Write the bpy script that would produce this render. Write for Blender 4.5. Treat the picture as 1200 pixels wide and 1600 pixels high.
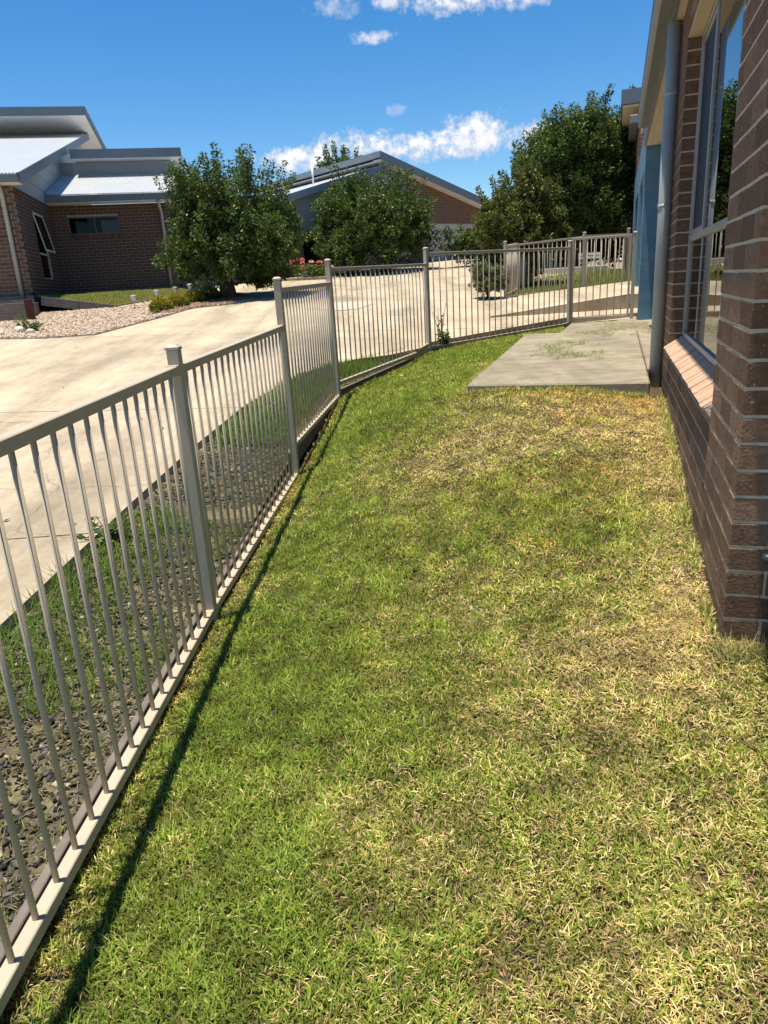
import bpy, bmesh, math, random
import numpy as np
from mathutils import Vector, Matrix
random.seed(7); RNG = np.random.default_rng(7)
R = math.radians
for o in list(bpy.data.objects): bpy.data.objects.remove(o)
scene = bpy.context.scene
COL = scene.collection

# ------------------------------------------------------------------ camera
PITCH, ROLL, EYE = R(17.6), R(-3.43), 1.5
cam = bpy.data.cameras.new('camera'); camo = bpy.data.objects.new('camera', cam); COL.objects.link(camo)
cam.sensor_fit = 'VERTICAL'; cam.sensor_height = 36; cam.sensor_width = 27
cam.lens = 36 * 1110 / 1600; cam.clip_start = .05; cam.clip_end = 5000
fw = Vector((0, math.cos(PITCH), -math.sin(PITCH))); rt = Vector((1, 0, 0)); up = rt.cross(fw)
rt2 = rt * math.cos(ROLL) + up * math.sin(ROLL); up2 = -rt * math.sin(ROLL) + up * math.cos(ROLL)
M3 = Matrix((rt2, up2, -fw)).transposed()
camo.matrix_world = Matrix.Translation((0, 0, EYE)) @ M3.to_4x4()
scene.camera = camo

# ------------------------------------------------------------------ light
SUN_EL, SHADOW_AZ = R(82.8), R(76)        # shadows fall to the right and away
sun_from = Vector((-math.sin(SHADOW_AZ) * math.cos(SUN_EL), -math.cos(SHADOW_AZ) * math.cos(SUN_EL), math.sin(SUN_EL)))
sl = bpy.data.lights.new('sun', 'SUN'); sl.energy = 5.0; sl.angle = R(.53); sl.color = (1, .90, .73)
so = bpy.data.objects.new('sun', sl); COL.objects.link(so); so.location = (0, 0, 30)
so.rotation_euler = (-sun_from).to_track_quat('-Z', 'Y').to_euler()
scene.view_settings.view_transform = 'Standard'; scene.view_settings.look = 'None'
scene.render.engine = 'CYCLES'; scene.cycles.max_bounces = 6; scene.cycles.diffuse_bounces = 3; scene.cycles.glossy_bounces = 3; scene.cycles.transmission_bounces = 4
scene.view_settings.exposure = 0.68; scene.view_settings.gamma = 1

# ------------------------------------------------------------------ sky
world = bpy.data.worlds.new('World'); scene.world = world; world.use_nodes = True; world.cycles.sampling_method = 'MANUAL'; world.cycles.sample_map_resolution = 256
wt = world.node_tree; wt.nodes.clear()
def wn(t, **k):
    n = wt.nodes.new(t)
    for a, b in k.items(): setattr(n, a, b)
    return n
def wl(a, b): wt.links.new(a, b)
def wmath(op, a, b=None, clamp=False):
    n = wn('ShaderNodeMath', operation=op, use_clamp=clamp)
    for i, x in enumerate((a, b)):
        if x is None: continue
        if isinstance(x, (int, float)): n.inputs[i].default_value = x
        else: wl(x, n.inputs[i])
    return n.outputs[0]
sky = wn('ShaderNodeTexSky', sky_type='NISHITA'); sky.sun_disc = False
sky.sun_elevation = SUN_EL; sky.sun_rotation = R(180) + SHADOW_AZ; sky.altitude = 300
sky.air_density = 1.0; sky.dust_density = .0; sky.ozone_density = 3.0
hs = wn('ShaderNodeHueSaturation'); hs.inputs['Saturation'].default_value = 1.36; hs.inputs['Value'].default_value = .93
wl(sky.outputs[0], hs.inputs['Color'])
tc = wn('ShaderNodeTexCoord')
# clouds: soft lumps of noise at given azimuth / elevation, the ones in view first, others round the sky
CL = [(-4.2, 9.0, 3.8, .95, 1), (-.6, 9.7, 3.2, 1.25, 1.0), (3.9, 9.3, 3.6, 1.0, 1), (8.2, 9.9, 3.4, 1.45, 1.0), (11.6, 9.7, 2.8, 1.05, .95),
      (7.9, 18.0, 5.2, 1.05, 1.0), (11.0, 17.3, 2.2, .6, .8), (1.1, 16.15, 1.7, .46, .8), (-1.2, 17.9, 1.9, .7, .5), (2.1, 18.0, 1.2, .6, .8), (2.6, 11.8, .8, .4, .34)]
rc = random.Random(3)
for k in range(8):
    a = rc.uniform(24, 336); CL.append((a, rc.uniform(7, 42), rc.uniform(5, 9), rc.uniform(1.0, 2.4), rc.uniform(.6, 1)))
nz = wn('ShaderNodeTexNoise'); nz.inputs['Scale'].default_value = 30; nz.inputs['Detail'].default_value = 7; nz.inputs['Roughness'].default_value = .6
wl(tc.outputs['Generated'], nz.inputs['Vector'])
nz2 = wn('ShaderNodeTexNoise'); nz2.inputs['Scale'].default_value = 95; nz2.inputs['Detail'].default_value = 6; nz2.inputs['Roughness'].default_value = .62
wl(tc.outputs['Generated'], nz2.inputs['Vector'])
nsum = wmath('ADD', wmath('MULTIPLY', wmath('SUBTRACT', nz.outputs[0], .5), 3.6), wmath('MULTIPLY', wmath('SUBTRACT', nz2.outputs[0], .5), 3.0))
total = None; shade = None
for az, el, ra, re, st in CL:
    az, el = R(az), R(el)
    d = Vector((math.sin(az) * math.cos(el), math.cos(az) * math.cos(el), math.sin(el)))
    e = Vector((math.cos(az), -math.sin(az), 0)); v = d.cross(e) * -1
    if v.z < 0: v = -v
    def dot(vec):
        n = wn('ShaderNodeVectorMath', operation='DOT_PRODUCT'); wl(tc.outputs['Generated'], n.inputs[0]); n.inputs[1].default_value = vec
        return n.outputs['Value']
    uu = wmath('DIVIDE', dot(e), R(ra)); vv = wmath('DIVIDE', dot(v), R(re)); front = wmath('GREATER_THAN', dot(d), 0)
    r2 = wmath('ADD', wmath('MULTIPLY', uu, uu), wmath('MULTIPLY', vv, vv))
    f = wmath('MULTIPLY', wmath('SUBTRACT', .95, r2), 1.1)
    f = wmath('ADD', f, nsum)
    f = wmath('MULTIPLY', wmath('MULTIPLY', wmath('MULTIPLY', f, .85, True), front), st)
    s_ = wmath('MULTIPLY', f, wmath('ADD', wmath('MULTIPLY', wmath('ADD', vv, wmath('MULTIPLY', nsum, .8)), .5), .62, True))
    total = f if total is None else wmath('MAXIMUM', total, f)
    shade = s_ if shade is None else wmath('MAXIMUM', shade, s_)
cc = wn('ShaderNodeMixRGB'); cc.inputs[1].default_value = (3.9, 4.25, 5.1, 1); cc.inputs[2].default_value = (6.8, 6.8, 7.0, 1)
wl(shade, cc.inputs[0])
mx = wn('ShaderNodeMixRGB'); wl(total, mx.inputs[0]); wl(hs.outputs[0], mx.inputs[1]); wl(cc.outputs[0], mx.inputs[2])
bg = wn('ShaderNodeBackground'); bg.inputs[1].default_value = .10; wl(mx.outputs[0], bg.inputs[0])
wo = wn('ShaderNodeOutputWorld'); wl(bg.outputs[0], wo.inputs[0])

# ------------------------------------------------------------------ materials
MATS = {}
def mat(name, c1, c2=None, scale=8, rough=.7, bump=0, bscale=40, metal=0, spec=.18, detail=5, rand=0, coord='Object', c3=None, s3=1.5, m3=(.45, .6), stretch=None):
    m = bpy.data.materials.new(name); m.use_nodes = True; nt = m.node_tree; N = nt.nodes; L = nt.links
    b = N['Principled BSDF']; b.inputs['Roughness'].default_value = rough; b.inputs['Metallic'].default_value = metal
    b.inputs['Specular IOR Level'].default_value = spec
    t = N.new('ShaderNodeTexCoord'); src = t.outputs[coord]
    if coord == 'Position':
        pass
    if stretch:
        mp = N.new('ShaderNodeMapping'); mp.inputs['Scale'].default_value = stretch; L.new(src, mp.inputs[0]); src = mp.outputs[0]
    c2 = c2 or tuple(x * .8 for x in c1)
    n = N.new('ShaderNodeTexNoise'); n.inputs['Scale'].default_value = scale; n.inputs['Detail'].default_value = detail; n.inputs['Roughness'].default_value = .65
    L.new(src, n.inputs['Vector'])
    r = N.new('ShaderNodeValToRGB'); r.color_ramp.elements[0].position = .32; r.color_ramp.elements[1].position = .68
    r.color_ramp.elements[0].color = (*c2, 1); r.color_ramp.elements[1].color = (*c1, 1); L.new(n.outputs[0], r.inputs[0])
    col = r.outputs[0]
    if c3:
        n3 = N.new('ShaderNodeTexNoise'); n3.inputs['Scale'].default_value = s3; n3.inputs['Detail'].default_value = 6; L.new(src, n3.inputs['Vector'])
        r3 = N.new('ShaderNodeValToRGB'); r3.color_ramp.elements[0].position = m3[0]; r3.color_ramp.elements[1].position = m3[1]; L.new(n3.outputs[0], r3.inputs[0])
        mm = N.new('ShaderNodeMixRGB'); L.new(r3.outputs[0], mm.inputs[0]); L.new(col, mm.inputs[1]); mm.inputs[2].default_value = (*c3, 1); col = mm.outputs[0]
    if rand:
        oi = N.new('ShaderNodeObjectInfo'); mr = N.new('ShaderNodeMapRange'); mr.inputs[3].default_value = 1 - rand; mr.inputs[4].default_value = 1 + rand
        L.new(oi.outputs['Random'], mr.inputs[0]); h = N.new('ShaderNodeHueSaturation'); L.new(mr.outputs[0], h.inputs['Value']); L.new(col, h.inputs['Color']); col = h.outputs[0]
    L.new(col, b.inputs['Base Color'])
    if bump:
        nb = N.new('ShaderNodeTexNoise'); nb.inputs['Scale'].default_value = bscale; nb.inputs['Detail'].default_value = 6; L.new(src, nb.inputs['Vector'])
        bp = N.new('ShaderNodeBump'); bp.inputs['Strength'].default_value = bump; bp.inputs['Distance'].default_value = .01
        L.new(nb.outputs[0], bp.inputs['Height']); L.new(bp.outputs[0], b.inputs['Normal'])
    MATS[name] = m; return m
def leafmat(name, trans=.35, rough=.45, spec=.35, tint=(1, 1, 1)):
    m = bpy.data.materials.new(name); m.use_nodes = True; N = m.node_tree.nodes; L = m.node_tree.links
    b = N['Principled BSDF']; b.inputs['Roughness'].default_value = rough; b.inputs['Specular IOR Level'].default_value = spec
    a = N.new('ShaderNodeAttribute'); a.attribute_name = 'col'; L.new(a.outputs['Color'], b.inputs['Base Color'])
    tr = N.new('ShaderNodeBsdfTranslucent'); g = N.new('ShaderNodeMixRGB'); g.blend_type = 'MULTIPLY'; g.inputs[0].default_value = 1
    L.new(a.outputs['Color'], g.inputs[1]); g.inputs[2].default_value = (1.25, 1.2, .6, 1); L.new(g.outputs[0], tr.inputs[0])
    ms = N.new('ShaderNodeMixShader'); ms.inputs[0].default_value = trans
    L.new(b.outputs[0], ms.inputs[1]); L.new(tr.outputs[0], ms.inputs[2]); L.new(ms.outputs[0], N['Material Output'].inputs[0])
    MATS[name] = m; return m
def brickmat(name, light):
    """wire-cut brick: dark brown body, streaky drag marks, small pits and pale grit"""
    m = mat(name, light, tuple(x * .62 for x in light), 26, .9, 0, rand=.3, spec=.1, stretch=(1, 1, 1.6))
    nt = m.node_tree; N = nt.nodes; L = nt.links; b = N['Principled BSDF']
    oc = N.new('ShaderNodeTexCoord')
    oi = N.new('ShaderNodeObjectInfo'); ad = N.new('ShaderNodeVectorMath'); ad.operation = 'ADD'; sc = N.new('ShaderNodeVectorMath'); sc.operation = 'SCALE'
    L.new(oi.outputs['Location'], sc.inputs[0]); sc.inputs['Scale'].default_value = 7.3
    L.new(oc.outputs['Object'], ad.inputs[0]); L.new(sc.outputs[0], ad.inputs[1])
    for n in list(N):
        if n.bl_idname == 'ShaderNodeMapping': L.new(ad.outputs[0], n.inputs[0])
    vo = N.new('ShaderNodeTexVoronoi'); vo.inputs['Scale'].default_value = 75; L.new(ad.outputs[0], vo.inputs['Vector'])
    no = N.new('ShaderNodeTexNoise'); no.inputs['Scale'].default_value = 9; L.new(ad.outputs[0], no.inputs['Vector'])
    lt = N.new('ShaderNodeMath'); lt.operation = 'LESS_THAN'; L.new(vo.outputs['Distance'], lt.inputs[0]); lt.inputs[1].default_value = .2
    gt = N.new('ShaderNodeMath'); gt.operation = 'GREATER_THAN'; L.new(no.outputs[0], gt.inputs[0]); gt.inputs[1].default_value = .56
    pm = N.new('ShaderNodeMath'); pm.operation = 'MULTIPLY'; L.new(lt.outputs[0], pm.inputs[0]); L.new(gt.outputs[0], pm.inputs[1])
    no2 = N.new('ShaderNodeTexNoise'); no2.inputs['Scale'].default_value = 130; no2.inputs['Detail'].default_value = 2; L.new(ad.outputs[0], no2.inputs['Vector'])
    sp = N.new('ShaderNodeMath'); sp.operation = 'GREATER_THAN'; L.new(no2.outputs[0], sp.inputs[0]); sp.inputs[1].default_value = .71
    src = b.inputs['Base Color'].links[0].from_socket
    m2 = N.new('ShaderNodeMixRGB'); L.new(sp.outputs[0], m2.inputs[0]); L.new(src, m2.inputs[1]); m2.inputs[2].default_value = (.42, .36, .3, 1)
    m1 = N.new('ShaderNodeMixRGB'); L.new(pm.outputs[0], m1.inputs[0]); L.new(m2.outputs[0], m1.inputs[1]); m1.inputs[2].default_value = tuple(x * .35 for x in light) + (1,)
    L.new(m1.outputs[0], b.inputs['Base Color'])
    nb = N.new('ShaderNodeTexNoise'); nb.inputs['Scale'].default_value = 95; nb.inputs['Detail'].default_value = 4; L.new(ad.outputs[0], nb.inputs['Vector'])
    hh = N.new('ShaderNodeMath'); hh.operation = 'SUBTRACT'; L.new(nb.outputs[0], hh.inputs[0]); L.new(pm.outputs[0], hh.inputs[1])
    bp = N.new('ShaderNodeBump'); bp.inputs['Strength'].default_value = .55; bp.inputs['Distance'].default_value = .004
    L.new(hh.outputs[0], bp.inputs['Height']); L.new(bp.outputs[0], b.inputs['Normal'])
    return m
def walltex(name, c1, c2, mortar):
    """brick pattern for walls too far away or too hidden to tell bricks apart; uses x+y along the wall"""
    m = bpy.data.materials.new(name); m.use_nodes = True; N = m.node_tree.nodes; L = m.node_tree.links; b = N['Principled BSDF']; b.inputs['Roughness'].default_value = .9
    t = N.new('ShaderNodeTexCoord'); s = N.new('ShaderNodeSeparateXYZ'); L.new(t.outputs['Object'], s.inputs[0])
    a = N.new('ShaderNodeMath'); a.operation = 'ADD'; L.new(s.outputs[0], a.inputs[0]); L.new(s.outputs[1], a.inputs[1])
    c = N.new('ShaderNodeCombineXYZ'); L.new(a.outputs[0], c.inputs[0]); L.new(s.outputs[2], c.inputs[1])
    k = N.new('ShaderNodeTexBrick'); k.inputs['Scale'].default_value = 1; k.inputs['Brick Width'].default_value = .3; k.inputs['Row Height'].default_value = .086; k.inputs['Mortar Size'].default_value = .006
    k.inputs['Color1'].default_value = (*c1, 1); k.inputs['Color2'].default_value = (*c2, 1); k.inputs['Mortar'].default_value = (*mortar, 1)
    L.new(c.outputs[0], k.inputs[0]); L.new(k.outputs[0], b.inputs['Base Color']); MATS[name] = m; return m

mat('cream_paint', (.455, .40, .31), (.40, .35, .27), 5, .55, .06, 60, spec=.4, c3=(.37, .31, .225), s3=5, m3=(.55, .8))
mat('concrete', (.56, .47, .345), (.45, .375, .275), 1.1, .9, .25, 70, c3=(.30, .255, .19), s3=.6, m3=(.5, .8), detail=9)
def wear(name, streak, grit):
    m = MATS[name]; N = m.node_tree.nodes; L = m.node_tree.links; b = N['Principled BSDF']; src = b.inputs['Base Color'].links[0].from_socket; t = N.new('ShaderNodeTexCoord')
    for sc, st, lo, hi, amt in ((1.0, (2.2, .28, 1), .42, .62, streak), (9, (1, 1, 1), .45, .65, streak * .6), (120, (1, 1, 1), .52, .66, grit)):
        mp = N.new('ShaderNodeMapping'); mp.inputs['Scale'].default_value = st; mp.inputs['Rotation'].default_value = (0, 0, .5); L.new(t.outputs['Object'], mp.inputs[0])
        n = N.new('ShaderNodeTexNoise'); n.inputs['Scale'].default_value = sc; n.inputs['Detail'].default_value = 8; n.inputs['Roughness'].default_value = .7; L.new(mp.outputs[0], n.inputs['Vector'])
        r = N.new('ShaderNodeMapRange'); r.inputs[1].default_value = lo; r.inputs[2].default_value = hi; r.inputs[3].default_value = 1; r.inputs[4].default_value = 1 - amt; L.new(n.outputs[0], r.inputs[0])
        h = N.new('ShaderNodeMixRGB'); h.blend_type = 'MULTIPLY'; h.inputs[0].default_value = 1; L.new(src, h.inputs[1]); L.new(r.outputs[0], h.inputs[2]); src = h.outputs[0]
    L.new(src, b.inputs['Base Color'])
wear('concrete', .26, .14)
def cracks(name):
    m = MATS[name]; N = m.node_tree.nodes; L = m.node_tree.links; b = N['Principled BSDF']; src = b.inputs['Base Color'].links[0].from_socket; t = N.new('ShaderNodeTexCoord')
    nz_ = N.new('ShaderNodeTexNoise'); nz_.inputs['Scale'].default_value = 1.6; nz_.inputs['Detail'].default_value = 6; L.new(t.outputs['Object'], nz_.inputs['Vector'])
    ad = N.new('ShaderNodeMixRGB'); ad.blend_type = 'ADD'; ad.inputs[0].default_value = .55; L.new(t.outputs['Object'], ad.inputs[1]); L.new(nz_.outputs['Color'], ad.inputs[2])
    vo = N.new('ShaderNodeTexVoronoi'); vo.feature = 'DISTANCE_TO_EDGE'; vo.inputs['Scale'].default_value = .33; L.new(ad.outputs[0], vo.inputs['Vector'])
    r = N.new('ShaderNodeMapRange'); r.inputs[1].default_value = .0008; r.inputs[2].default_value = .0035; r.inputs[3].default_value = .7; r.inputs[4].default_value = 1; L.new(vo.outputs[0], r.inputs[0])
    h = N.new('ShaderNodeMixRGB'); h.blend_type = 'MULTIPLY'; h.inputs[0].default_value = 1; L.new(src, h.inputs[1]); L.new(r.outputs[0], h.inputs[2]); src = h.outputs[0]
    wv = N.new('ShaderNodeTexWave'); wv.bands_direction = 'X'; wv.inputs['Scale'].default_value = .22; wv.inputs['Distortion'].default_value = 5; wv.inputs['Detail'].default_value = 3; wv.inputs['Detail Scale'].default_value = .6; L.new(t.outputs['Object'], wv.inputs['Vector'])
    r2 = N.new('ShaderNodeMapRange'); r2.inputs[1].default_value = .72; r2.inputs[2].default_value = 1; r2.inputs[3].default_value = 1; r2.inputs[4].default_value = .88; L.new(wv.outputs['Fac'], r2.inputs[0])
    h2_ = N.new('ShaderNodeMixRGB'); h2_.blend_type = 'MULTIPLY'; h2_.inputs[0].default_value = 1; L.new(src, h2_.inputs[1]); L.new(r2.outputs[0], h2_.inputs[2]); L.new(h2_.outputs[0], b.inputs['Base Color'])
cracks('concrete')
mat('concrete_slab', (.37, .325, .245), (.27, .24, .18), 3.2, .92, .35, 60, c3=(.21, .19, .14), s3=2.2, m3=(.5, .72), detail=9, stretch=(1, 2.5, 1))
wear('concrete_slab', .25, .2)
mat('concrete_dark', (.30, .27, .22), (.22, .2, .17), 6, .92, .3, 40)
mat('soil', (.10, .075, .042), (.045, .034, .02), 16, .95, .5, 60, c3=(.2, .155, .085), s3=4, m3=(.48, .68))
mat('mulch_soil', (.12, .10, .075), (.06, .05, .038), 22, .95, .5, 60, c3=(.2, .17, .10), s3=5, m3=(.5, .65))
mat('chip', (.16, .14, .125), (.07, .06, .055), 18, .9, .2, 60, coord='Object')
mat('sleeper', (.20, .175, .15), (.11, .095, .08), 6, .9, .4, 30, stretch=(1, 1, 6), spec=.2)
mat('rust_post', (.10, .035, .025), (.06, .025, .02), 9, .8)
mat('gravel', (.62, .52, .42), (.34, .28, .225), 14, .85, 0, rand=0)
mat('dirt', (.30, .26, .2), (.2, .17, .13), 3, .95)
mat('mortar', (.62, .54, .42), (.44, .38, .29), 30, .95, .4, 90)
mat('sill_mortar', (.86, .76, .63), (.74, .64, .53), 30, .95, .4, 90)
mat('mortar_dim', (.40, .34, .28), (.32, .27, .22), 20, .95)
brickmat('brick', (.24, .148, .098)); brickmat('house_brick', (.16, .10, .075)); mat('sill_brick', (.52, .345, .24), (.42, .275, .19), 34, .9, .4, 70, rand=.1, c3=(.34, .22, .15), s3=9, m3=(.55, .7))
walltex('brick_far', (.20, .105, .07), (.15, .085, .06), (.34, .27, .21))
walltex('brick_plain', (.15, .10, .075), (.12, .08, .06), (.4, .35, .29))
mat('pipe_grey', (.36, .39, .40), (.31, .335, .345), 4, .4, .05, 20, spec=.5, c3=(.26, .275, .28), s3=2, m3=(.5, .8))
mat('gutter_grey', (.20, .205, .20), (.17, .175, .17), 3, .45, spec=.5)
mat('fascia_blue', (.15, .185, .21), (.13, .16, .185), 3, .5)
mat('fascia_grey', (.26, .295, .32), (.22, .255, .28), 3, .5)
mat('clad_blue', (.30, .33, .365), (.26, .29, .32), 3, .6)
mat('soffit_cream', (.62, .55, .42), (.56, .49, .37), 3, .8)
mat('soffit_white', (.78, .78, .78), (.68, .68, .68), 2, .8)
mat('roof_steel', (.52, .55, .58), (.46, .49, .52), 2.5, .38, spec=.5, metal=.15)
mat('blue_render', (.135, .26, .365), (.105, .215, .31), 3, .85, .3, 25, c3=(.085, .18, .27), s3=1.6, m3=(.5, .75), stretch=(1, 1, 3))
mat('frame_alu', (.36, .35, .335), (.32, .31, .30), 3, .4, metal=.3, spec=.5)
mat('frame_brown', (.16, .135, .115), (.13, .11, .095), 3, .5)
mat('frame_white', (.66, .64, .6), (.6, .58, .54), 3, .5)
mat('screen_dark', (.02, .028, .042), (.016, .022, .034), 3, .6)
mat('interior', (.10, .09, .08), (.07, .065, .06), 2, .9)
mat('blind', (.5, .48, .44), (.44, .42, .39), 2, .9)
mat('garage_door', (.62, .61, .60), (.56, .55, .545), 2, .6)
mat('white_paint', (.80, .78, .74), (.70, .68, .64), 5, .6)
mat('pale_wall', (.62, .56, .46), (.54, .48, .39), 3, .8)
mat('dark_door_and_shade', (.02, .02, .022), (.012, .012, .014), 2, .6)  # near-black of the entry door; also stands in for shade inside openings
mat('bark', (.12, .09, .065), (.06, .045, .035), 14, .95, .6, 30, stretch=(1, 1, .3))
mat('bin_grey', (.22, .23, .23), (.19, .2, .2), 3, .45, .1, 30)
mat('bin_dark', (.03, .04, .045), (.02, .028, .03), 3, .35)
mat('lamp_grey', (.45, .45, .43), (.4, .4, .38), 3, .3, metal=.5)
mat('rock_pale', (.62, .58, .52), (.45, .42, .37), 9, .9)
mat('hinge_brown', (.30, .2, .14), (.2, .12, .08), 9, .6)
mat('statue_grey', (.25, .26, .27), (.17, .18, .19), 12, .8)
leafmat('leaf', .30, .45, .3); leafmat('grass', .30, .7, .06); leafmat('flower', .3, .7, .08)
def glassmat():
    m = bpy.data.materials.new('window_glass'); m.use_nodes = True; N = m.node_tree.nodes; L = m.node_tree.links
    for n in list(N):
        if n.bl_idname != 'ShaderNodeOutputMaterial': N.remove(n)
    tr = N.new('ShaderNodeBsdfTransparent'); tr.inputs[0].default_value = (.62, .67, .68, 1)
    gl = N.new('ShaderNodeBsdfGlossy'); gl.inputs['Roughness'].default_value = .008; gl.inputs[0].default_value = (.93, .95, .96, 1)
    fr = N.new('ShaderNodeFresnel'); fr.inputs[0].default_value = 1.95
    mp = N.new('ShaderNodeTexNoise'); mp.inputs['Scale'].default_value = .9; bp = N.new('ShaderNodeBump'); bp.inputs['Strength'].default_value = .03; bp.inputs['Distance'].default_value = .02
    L.new(mp.outputs[0], bp.inputs['Height']); L.new(bp.outputs[0], gl.inputs['Normal'])
    ms = N.new('ShaderNodeMixShader'); L.new(fr.outputs[0], ms.inputs[0]); L.new(tr.outputs[0], ms.inputs[1]); L.new(gl.outputs[0], ms.inputs[2])
    L.new(ms.outputs[0], N['Material Output'].inputs[0]); MATS['window_glass'] = m
glassmat()
mf = MATS['window_glass'].copy(); mf.name = 'window_glass_far'; MATS['window_glass_far'] = mf
for n_ in mf.node_tree.nodes:
    if n_.bl_idname == 'ShaderNodeFresnel': n_.inputs[0].default_value = 1.22

# ------------------------------------------------------------------ helpers
ORG = {}
def link(o): COL.objects.link(o); return o
def org(p): return ORG.get(p.name, Vector((0, 0, 0))) if p else Vector((0, 0, 0))
def tag(o, label=None, cat=None, group=None, kind=None):
    if label: o['label'] = label
    if cat: o['category'] = cat
    if group: o['group'] = group
    if kind: o['kind'] = kind
    return o
def thing(name, loc, label, cat, group=None):
    o = link(bpy.data.objects.new(name, None)); o.location = loc; o.empty_display_size = .1
    ORG[o.name] = Vector(loc); return tag(o, label, cat, group)
def V3(p): return Vector(p)
class MB:
    def __init__(s): s.v = []; s.f = []
    def add(s, vs, fs):
        n = len(s.v); s.v += [Vector(v) for v in vs]; s.f += [[i + n for i in f] for f in fs]; return s
    def hexa(s, b, t):
        """bottom ring b (4 pts, ccw from above), top ring t"""
        return s.add(list(b) + list(t), [(3, 2, 1, 0), (4, 5, 6, 7), (0, 1, 5, 4), (1, 2, 6, 5), (2, 3, 7, 6), (3, 0, 4, 7)])
    def box(s, c, ex, ey, ez):
        c = V3(c); ex = V3(ex) * .5; ey = V3(ey) * .5; ez = V3(ez) * .5
        b = [c - ex - ey - ez, c + ex - ey - ez, c + ex + ey - ez, c - ex + ey - ez]
        return s.hexa(b, [p + ez * 2 for p in b])
    def abox(s, x0, x1, y0, y1, z0, z1, fn):
        """box given in a local frame fn(a,b,z)->world"""
        b = [fn(x0, y0, z0), fn(x1, y0, z0), fn(x1, y1, z0), fn(x0, y1, z0)]
        t = [fn(x0, y0, z1), fn(x1, y0, z1), fn(x1, y1, z1), fn(x0, y1, z1)]
        return s.hexa(b, t)
    def bar(s, p, q, w, h, upv=(0, 0, 1)):
        p, q = V3(p), V3(q); d = (q - p); side = d.cross(V3(upv)).normalized() * w; u = side.cross(d).normalized() * h
        return s.box((p + q) / 2, d, -side, u)
    def tube(s, path, radii, n=8, cap=True):
        path = [V3(p) for p in path]
        if isinstance(radii, (int, float)): radii = [radii] * len(path)
        n0 = len(s.v); ref = None
        for i, p in enumerate(path):
            d = (path[min(i + 1, len(path) - 1)] - path[max(i - 1, 0)]).normalized()
            if ref is None: ref = d.orthogonal().normalized()
            a = (ref - d * ref.dot(d)).normalized(); b = d.cross(a); ref = a
            for k in range(n):
                t = 2 * math.pi * k / n; s.v.append(p + (a * math.cos(t) + b * math.sin(t)) * radii[i])
        for i in range(len(path) - 1):
            for k in range(n):
                k2 = (k + 1) % n; s.f.append([n0 + i * n + k, n0 + i * n + k2, n0 + (i + 1) * n + k2, n0 + (i + 1) * n + k])
        if cap:
            s.f.append([n0 + k for k in reversed(range(n))]); m = n0 + (len(path) - 1) * n; s.f.append([m + k for k in range(n)])
        return s
    def prism(s, poly, ext):
        poly = [V3(p) for p in poly]; ext = V3(ext); n = len(poly)
        return s.add(poly + [p + ext for p in poly], [tuple(reversed(range(n))), tuple(range(n, 2 * n))] + [(i, (i + 1) % n, n + (i + 1) % n, n + i) for i in range(n)])
    def build(s, name, m, parent=None, smooth=False, kind=None, bevel=0, recalc=True):
        o_ = org(parent)
        me = bpy.data.meshes.new(name); me.from_pydata([tuple(v - o_) for v in s.v], [], s.f)
        if recalc or bevel:
            bm = bmesh.new(); bm.from_mesh(me)
            if bevel: bmesh.ops.bevel(bm, geom=[e for e in bm.edges], offset=bevel, segments=1, affect='EDGES', clamp_overlap=True)
            bmesh.ops.recalc_face_normals(bm, faces=bm.faces); bm.to_mesh(me); bm.free()
        if smooth:
            for p in me.polygons: p.use_smooth = True
        me.materials.append(MATS[m]); o = link(bpy.data.objects.new(name, me))
        if parent: o.parent = parent
        ORG[o.name] = o_
        if kind: o['kind'] = kind
        return o
def npmesh(name, V, F, m, parent=None, col=None, kind=None, smooth=False):
    """V (n,3) world, F (m,k) with k = 3 or 4"""
    o_ = org(parent); me = bpy.data.meshes.new(name); V = np.asarray(V, dtype=np.float32) - np.array(o_, dtype=np.float32); F = np.asarray(F, dtype=np.int32)
    me.vertices.add(len(V)); me.vertices.foreach_set('co', V.ravel()); k = F.shape[1]
    me.loops.add(F.size); me.loops.foreach_set('vertex_index', F.ravel())
    me.polygons.add(len(F)); me.polygons.foreach_set('loop_start', np.arange(0, F.size, k, dtype=np.int32)); me.polygons.foreach_set('loop_total', np.full(len(F), k, dtype=np.int32))
    if smooth: me.polygons.foreach_set('use_smooth', np.ones(len(F), dtype=bool))
    me.update(calc_edges=True)
    if col is not None:
        a = me.attributes.new('col', 'FLOAT_COLOR', 'POINT'); a.data.foreach_set('color', np.concatenate([col, np.ones((len(col), 1))], 1).astype(np.float32).ravel())
    me.materials.append(MATS[m]); o = link(bpy.data.objects.new(name, me))
    if parent: o.parent = parent
    ORG[o.name] = o_
    if kind: o['kind'] = kind
    return o
def struct(o, label=None):
    o['kind'] = 'structure'
    if label: o['label'] = label
    return o
# smooth value noise for patches of colour
_T = np.random.default_rng(11).random((256, 256))
def vnoise(x, y, f):
    x = np.asarray(x) * f + 100; y = np.asarray(y) * f + 100; xi = np.floor(x).astype(int); yi = np.floor(y).astype(int); a = x - xi; b = y - yi
    a = a * a * (3 - 2 * a); b = b * b * (3 - 2 * b); g = lambda i, j: _T[i % 256, j % 256]
    return (g(xi, yi) * (1 - a) + g(xi + 1, yi) * a) * (1 - b) + (g(xi, yi + 1) * (1 - a) + g(xi + 1, yi + 1) * a) * b
def fbm(x, y, f, o=3): return sum(vnoise(np.asarray(x) + 7.7 * k, np.asarray(y) - 3.1 * k, f * 2 ** k) * .5 ** k for k in range(o)) / sum(.5 ** k for k in range(o))

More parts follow.
